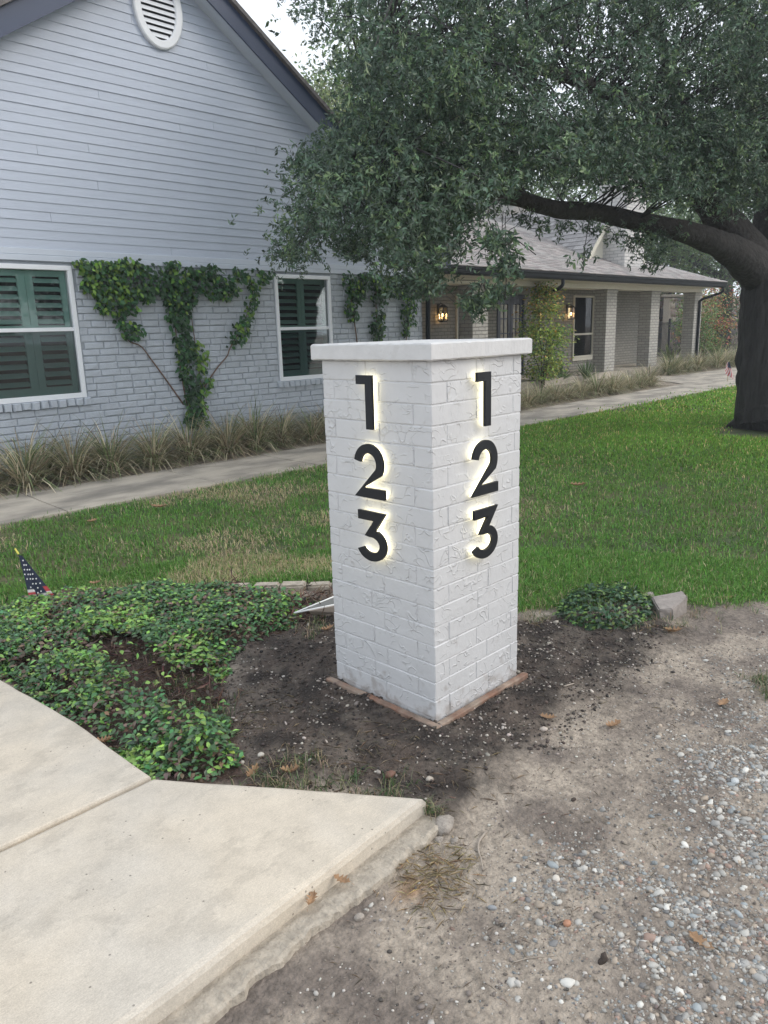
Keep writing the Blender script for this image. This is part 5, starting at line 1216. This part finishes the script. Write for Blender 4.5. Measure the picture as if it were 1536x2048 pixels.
MB().box((w0[0]-.2, 18.8, w1[2]-.14), (w1[0]+.8, 18.93, w1[2]-.01)).build('lintel_beam', M['iron'], ob)

# ================================================================== LIVE OAK
oak = thing('live_oak', 'big live oak with dark trunk and low spreading limbs over the lawn', 'tree', (TRX, TRY, 0))
def limb(name, P, rad, parent=oak, k=12, rough=.06, m=6, ridge=0):
    pts = smooth_path(P, m); n = len(pts); rr_ = np.interp(np.linspace(0, len(P)-1, n), range(len(P)), rad); b = MB(); b.tube(pts, list(rr_), k); V = np.array(b.v)
    C_ = np.repeat(np.array(pts), k, 0); d = V-C_; s_ = 1+rough*2*(fbm(V[:, 0]*3+V[:, 1], V[:, 2]*2+V[:, 1], 2.0, 4, 91)-.5)*2
    ang = np.tile(np.arange(k), n); s_ = s_*(1+rough*.5*np.sin(ang*2.6)); V = C_+d*s_[:, None]
    if ridge:
        al = np.repeat(np.arange(n), k)*.35; V = V+d/np.linalg.norm(d, axis=1, keepdims=True)*(ridge*(fbm(ang*5.5+.6*fbm(al, ang, 1, 2, 5), al*.07, 1.0, 4, 92)-.5)*3)[:, None]
    me = raw(name, V, b.f, M['bark'] if name == 'trunk' else M['limbbark'], None, True); link(name, me, parent, (0, 0, 0)); return pts
DT = 10.75
trunk = [Dp(1565, 905, DT), Dp(1563, 865, DT), Dp(1560, 790, DT), Dp(1560, 690, DT), Dp(1563, 600, DT), Dp(1556, 530, DT)]
limb('trunk', [(TRX+.0, TRY-.0, -.25)]+[(p[0], p[1], p[2]) for p in trunk[1:]], [.64, .59, .55, .53, .54, .46], k=44, rough=.05, m=9, ridge=.038)
L1 = [Dp(1556, 590, DT), Dp(1500, 530, DT-.2), Dp(1440, 490, DT-.5), Dp(1350, 458, DT-.8), Dp(1270, 442, DT-1.0), Dp(1190, 424, DT-1.3), Dp(1110, 418, DT-1.6), Dp(1040, 398, DT-1.9), Dp(970, 378, 8.5), Dp(880, 370, 8.1), Dp(790, 350, 7.7), Dp(700, 360, 7.4)]
limb('limb', L1, [.25, .26, .17, .122, .112, .105, .095, .085, .09, .07, .05, .03], k=16, ridge=.012, m=9)
L2 = [Dp(1550, 570, DT), Dp(1475, 480, DT-.1), Dp(1420, 410, DT-.4), Dp(1380, 345, DT-.7), Dp(1350, 290, DT-1.0), Dp(1290, 220, DT-1.5), Dp(1180, 170, DT-2.2), Dp(1050, 130, 7.9), Dp(900, 110, 7.4), Dp(780, 60, 7.0)]
limb('limb', L2, [.34, .26, .20, .15, .12, .095, .08, .06, .04, .02])
L3 = [Dp(1556, 560, DT), Dp(1560, 430, DT+.1), Dp(1545, 330, DT+.3), Dp(1500, 200, DT+.2), Dp(1490, 60, DT), Dp(1440, -120, DT-.2)]
limb('limb', L3, [.42, .34, .26, .2, .15, .08])
L4 = [Dp(1575, 560, DT), Dp(1660, 420, DT+.3), Dp(1800, 300, DT+.6), Dp(1950, 180, DT+.6)]; limb('limb', L4, [.35, .25, .2, .1])
L5 = [Dp(1350, 290, DT-1.0), Dp(1240, 250, DT-.6), Dp(1120, 260, DT-.4), Dp(980, 250, DT-.6), Dp(840, 230, DT-1), Dp(740, 200, DT-1.2)]; limb('limb', L5, [.12, .10, .085, .07, .05, .03], k=8)
L6 = [Dp(1420, 410, DT-.4), Dp(1370, 250, DT), Dp(1330, 100, DT-.3), Dp(1250, -60, DT-1)]; limb('limb', L6, [.13, .11, .09, .05], k=8)
L7 = [Dp(1050, 400, DT-1.85), Dp(1040, 370, 8.8), Dp(1052, 320, 8.6), Dp(1035, 250, 8.3)]; limb('limb', L7, [.06, .05, .04, .03], k=8)
nodes = np.array([p for L_ in (L1[4:], L2[3:], L3[1:], L5, L6[1:], L7[1:]) for p in smooth_path(L_, 3)])
CROWN = [(640, -900), (665, -30), (612, 20), (622, 70), (690, 62), (720, 85), (690, 140), (715, 190), (680, 250), (640, 300), (570, 320), (572, 345), (620, 370), (585, 410), (590, 450), (552, 515), (562, 545), (600, 530), (640, 480), (690, 525), (740, 480), (785, 560), (800, 580), (868, 590), (885, 520), (925, 440), (990, 385), (1040, 352), (1120, 348), (1200, 362), (1290, 388), (1380, 415), (1470, 430), (1560, 420), (2300, 500), (2300, -900)]
sprays = [((995, 480), 26, 22, 5.6, 20), ((1012, 525), 20, 20, 5.6, 14), ((975, 590), 34, 20, 6.2, 22), ((940, 615), 16, 20, 6.2, 9), ((1180, 460), 24, 20, 8.6, 8), ((1165, 515), 9, 9, 6.4, 3), ((1130, 455), 16, 14, 8.6, 6), ((1265, 480), 40, 30, 9.5, 26), ((1300, 520), 26, 22, 9.6, 15), ((1330, 470), 30, 20, 9.8, 15), ((840, 560), 42, 34, 7.5, 40), ((600, 330), 30, 22, 8.6, 14), ((585, 505), 24, 30, 8.4, 18), ((710, 500), 34, 28, 8.2, 26), ((640, 440), 40, 40, 8.3, 34), ((1060, 440), 30, 12, 8.4, 8), ((1090, 455), 10, 10, 8.3, 4)]
HOLES = [(1128, 172, 26), (1040, 165, 16), (1265, 165, 14), (1000, 230, 10), (1095, 100, 12), (1190, 20, 10), (700, 45, 22), (1150, 60, 9), (880, 15, 10), (1350, 60, 9)]
def crown_clusters(n, u0, u1, v0, v1, dm, ds, poly):
    out = []; tot = 0
    while tot < n:
        m = 6000; u = rng.uniform(u0, u1, m); v = rng.uniform(v0, v1, m); dmid = np.interp(u, [560, 900, 1300, 1536, 2200], [8.2, 8.0, 9.6, 10.6, 11.5])+dm; d = dmid+rng.normal(0, ds, m)
        k = (sdist(u, v, poly)-14+22*(fbm(u, v, .02, 3, 95)-.5) > 0) & (d > 5.6)
        for hx, hy, hr in HOLES: k &= np.hypot(u-hx, v-hy) > hr+12
        P = np.array([0, 0, CAMH])+(fw[None]+cr[None]*((u-768)/FPX)[:, None]-cu[None]*((v-1024)/FPX)[:, None])*d[:, None]
        k &= ~((u > 820) & (u < 1400) & (v < 290) & (rng.uniform(size=m) < .36)); k &= ~((u > 640) & (u < 840) & (v < 60) & (rng.uniform(size=m) < .4))
        k &= P[:, 2] < 10; k &= rng.uniform(size=m) < .22+.78*ss(.36, .56, fbm(P[:, 0]*1.3+P[:, 2]*2.1, P[:, 1]*1.3-P[:, 2]*1.7, 1.1, 3, 97))
        out.append(P[k]); tot += k.sum()
    return np.concatenate(out)[:n]
CL = crown_clusters(2050, 550, 1640, -140, 600, 0, 1.15, CROWN)
CL = np.vstack([CL, crown_clusters(150, 1150, 1480, 250, 440, -1.2, .3, CROWN), crown_clusters(90, 850, 1350, 60, 240, -1.5, .35, CROWN)])
CLx = np.vstack([crown_clusters(260, 640, 2200, -900, -130, 0, 1.3, CROWN), crown_clusters(160, 1640, 2250, -600, 480, 0, 1.2, CROWN)])
sp_c = []
for (c, rx_, ry_, d, n) in sprays:
    for k in range(n): sp_c.append(Dp(c[0]+rng.normal(0, rx_*.55), c[1]+rng.normal(0, ry_*.55), d+rng.normal(0, .12)))
sp_c = np.array(sp_c)
def sprig_leaves(Cn, per, spread, nl, Lr, Wr, tmpl, basec, fresh):
    n = len(Cn)*per; S0 = np.repeat(Cn, per, 0)+rng.normal(0, 1, (n, 3))*np.array([spread, spread, spread*.62]); ax = runit(n)*.9+np.array([0, 0, -.25])
    ax /= np.linalg.norm(ax, axis=1, keepdims=True); m = n*nl; S1 = np.repeat(S0, nl, 0); A1 = np.repeat(ax, nl, 0); tpos = rng.uniform(-.06, .05, (m, 1)); P = S1+A1*tpos
    fwd = A1*.7+runit(m)*.75; nr = runit(m)+np.array([0, 0, .5]); tone = np.repeat(rng.uniform(.7, 1.35, (n, 1)), nl, 0)
    c = np.where(np.repeat(rng.uniform(size=(n, 1)) < fresh, nl, 0), jitcol(np.array(basec)*np.array([1.9, 1.75, 1.3]), m, .15, .06), jitcol(basec, m, .2, .06))*tone
    V, F = leaves(P, fwd, nr, rng.uniform(*Lr, m), rng.uniform(*Wr, m), tmpl); return V, F, np.repeat(c, len(tmpl[0]), 0)
OC = (.085, .135, .088)
parts = [sprig_leaves(CL, 15, .17, 8, (.038, .070), (.015, .025), LEAF4, OC, .16), sprig_leaves(CLx, 11, .26, 7, (.06, .09), (.03, .04), LEAF4, OC, .1), sprig_leaves(sp_c, 3, .05, 9, (.04, .068), (.015, .024), LEAF4, OC, .2)]
off = 0; VV = []; FF = []; CC_ = []
for V, F, c in parts: VV.append(V); FF += [f+off for f in F]; CC_.append(c); off += len(V)
obj('crown', np.concatenate(VV), FF, M['oak'], oak, col=np.concatenate(CC_), kind='stuff')
b = MB(); allc = np.vstack([CL[::3], CLx[::3]])
for c in allc:
    j = np.argmin(np.linalg.norm(nodes-c, axis=1)); q_ = nodes[j]; dd = np.linalg.norm(c-q_)
    if dd > 3.0: continue
    mid = (c+q_)/2+rng.normal(0, .12*dd, 3)*.5+np.array([0, 0, .08*dd]); b.tube([q_, mid, c], [.006+.005*dd, .006+.0025*dd, .003], 4, cap=False)
for c in sp_c[::2]:
    up_ = c+np.array([rng.normal(0, .1), rng.normal(0, .1), rng.uniform(.06, .2)]); b.tube([up_, (up_+c)/2+rng.normal(0, .03, 3), c], [.003, .003, .002], 4, cap=False)
obj('twigs', b.v, b.f, M['bark'], oak, kind='stuff')
# fine long hanging twigs seen against the roof
b = MB(); b.tube(smooth_path([Dp(975, 430, 5.8), Dp(985, 455, 5.75), Dp(1020, 470, 5.7), Dp(1072, 510, 5.7)], 4), .004, 5); b.tube(smooth_path([Dp(990, 440, 5.8), Dp(1000, 500, 5.7), Dp(1012, 545, 5.7), Dp(1010, 600, 5.9)], 4), .004, 5); b.tube([Dp(1180, 430, 8.6), Dp(1172, 480, 8), Dp(1165, 520, 6.5)], .005, 5)
b.tube(smooth_path([Dp(975, 430, 5.8), Dp(990, 400, 6.5), Dp(1030, 395, 8.6)], 4), [.006]*9, 5); b.build('hanging_twig', M['bark'], oak)

# ================================================================== trees beyond the house
def bg_tree(label, base, h, crown_c, rad, n, col, trunk_r, leaf=(.14, .24), name='background_tree', flowers=None, shape=.35):
    t = thing(name, label, 'tree', (base[0], base[1], 0), 'trees beyond the house'); nc = 60
    Cn = runit(nc)*(rng.uniform(.25, 1, (nc, 1))**.45)*np.array(rad)+np.array(crown_c); i = rng.integers(0, nc, n); P = Cn[i]+rng.normal(0, 1, (n, 3))*np.array(rad)*shape*.55
    c = jitcol(col, n, .25, .08)*np.repeat(1, n)[:, None]*(.75+.5*(i/nc))[:, None]
    if flowers is not None: k = (rng.uniform(size=(n, 1)) < .33) & (((i % 3) == 0)[:, None]); c = np.where(k, jitcol(flowers, n, .2), c)
    V, F = leaves(P, runit(n), runit(n), rng.uniform(*leaf, n), rng.uniform(leaf[0]*.45, leaf[1]*.45, n), LEAF4); obj('crown', V, F, M['leaf'], t, col=np.repeat(c, 4, 0), kind='stuff')
    b = MB(); b.tube([(base[0], base[1], -.3), (base[0]+.1, base[1], h*.4), (crown_c[0], crown_c[1], crown_c[2])], [trunk_r, trunk_r*.8, trunk_r*.5], 10)
    for k in range(7): c_ = Cn[k]; b.tube([(base[0]*.5+crown_c[0]*.5, base[1]*.5+crown_c[1]*.5, h*.5), tuple(c_)], [trunk_r*.4, trunk_r*.12], 5)
    b.build('trunk', M['bark'], t, smooth=True)
def at(x, y, d): p = Dp(x, y, d); return p
p = at(655, 262, 24); bg_tree('pale yellow green tree rising behind the gable roof', (p[0], p[1]), 5, p, (1.7, 1.7, 1.35), 8000, (.22, .28, .13), .2, (.10, .18))
p = at(780, 250, 27); bg_tree('tall light green tree behind the wing, half covered by oak leaves', (p[0], p[1]), 7, p, (3.2, 3.2, 3.4), 9000, (.15, .21, .09), .25)
p = at(1000, 440, 34); bg_tree('green tree beyond the porch roof behind the long limb', (p[0], p[1]), 8, p, (4.5, 4.5, 2.8), 9000, (.12, .18, .075), .3)
p = at(1200, 430, 36); bg_tree('dense tree beyond the chimney', (p[0], p[1]), 8, p, (3.6, 3.6, 2.8), 8000, (.10, .16, .07), .3)
p = at(1350, 455, 40); bg_tree('yellow green tree beyond the right end of the porch roof', (p[0], p[1]), 6, p, (3.8, 3.2, 2.4), 9000, (.22, .31, .10), .25)
p = at(1330, 545, 42); bg_tree('low bright green shrubby tree over the porch roof end', (p[0], p[1]), 3, p, (3.4, 3.0, 1.5), 5000, (.17, .28, .09), .2)
p = at(1452, 470, 38); bg_tree('tree with a straight bare trunk beyond the stone wall', (at(1450, 600, 38)[0], at(1450, 600, 38)[1]), 7, p, (3.0, 3.0, 2.6), 8000, (.13, .20, .08), .42)
p = at(1490, 600, 30); bg_tree('crepe myrtle with pinkish red blooms beside the oak trunk', (p[0], p[1]), 3, p, (1.3, 1.3, 1.4), 2600, (.08, .12, .05), .08, (.08, .14), flowers=(.45, .10, .13))
p = at(1225, 575, 36) ; 
p = at(1600, 500, 34); bg_tree('broad tree behind the oak trunk', (p[0], p[1]), 7, p, (4, 4, 4), 8000, (.10, .16, .07), .3)
p = at(1395, 650, 28); bg_tree('leafy bush filling the gap between last column and stone wall', (p[0], p[1]), 2, p, (1.2, .8, 1.1), 2500, (.16, .25, .08), .06, (.07, .12))

# thin volume added to stand in for the milky veil of lens glare
hz = MB(); hz.box((-30, -40, -1.5), (80, 90, 14)); m_ = bpy.data.materials.new('glare_haze'); m_.use_nodes = True; N = m_.node_tree.nodes; N.remove(N['Principled BSDF'])
pv = N.new('ShaderNodeVolumePrincipled'); pv.inputs['Density'].default_value = .0020; pv.inputs['Color'].default_value = (.88, .94, 1, 1); m_.node_tree.links.new(pv.outputs[0], N['Material Output'].inputs['Volume'])
hz.build('glare_haze', m_, kind='stuff')
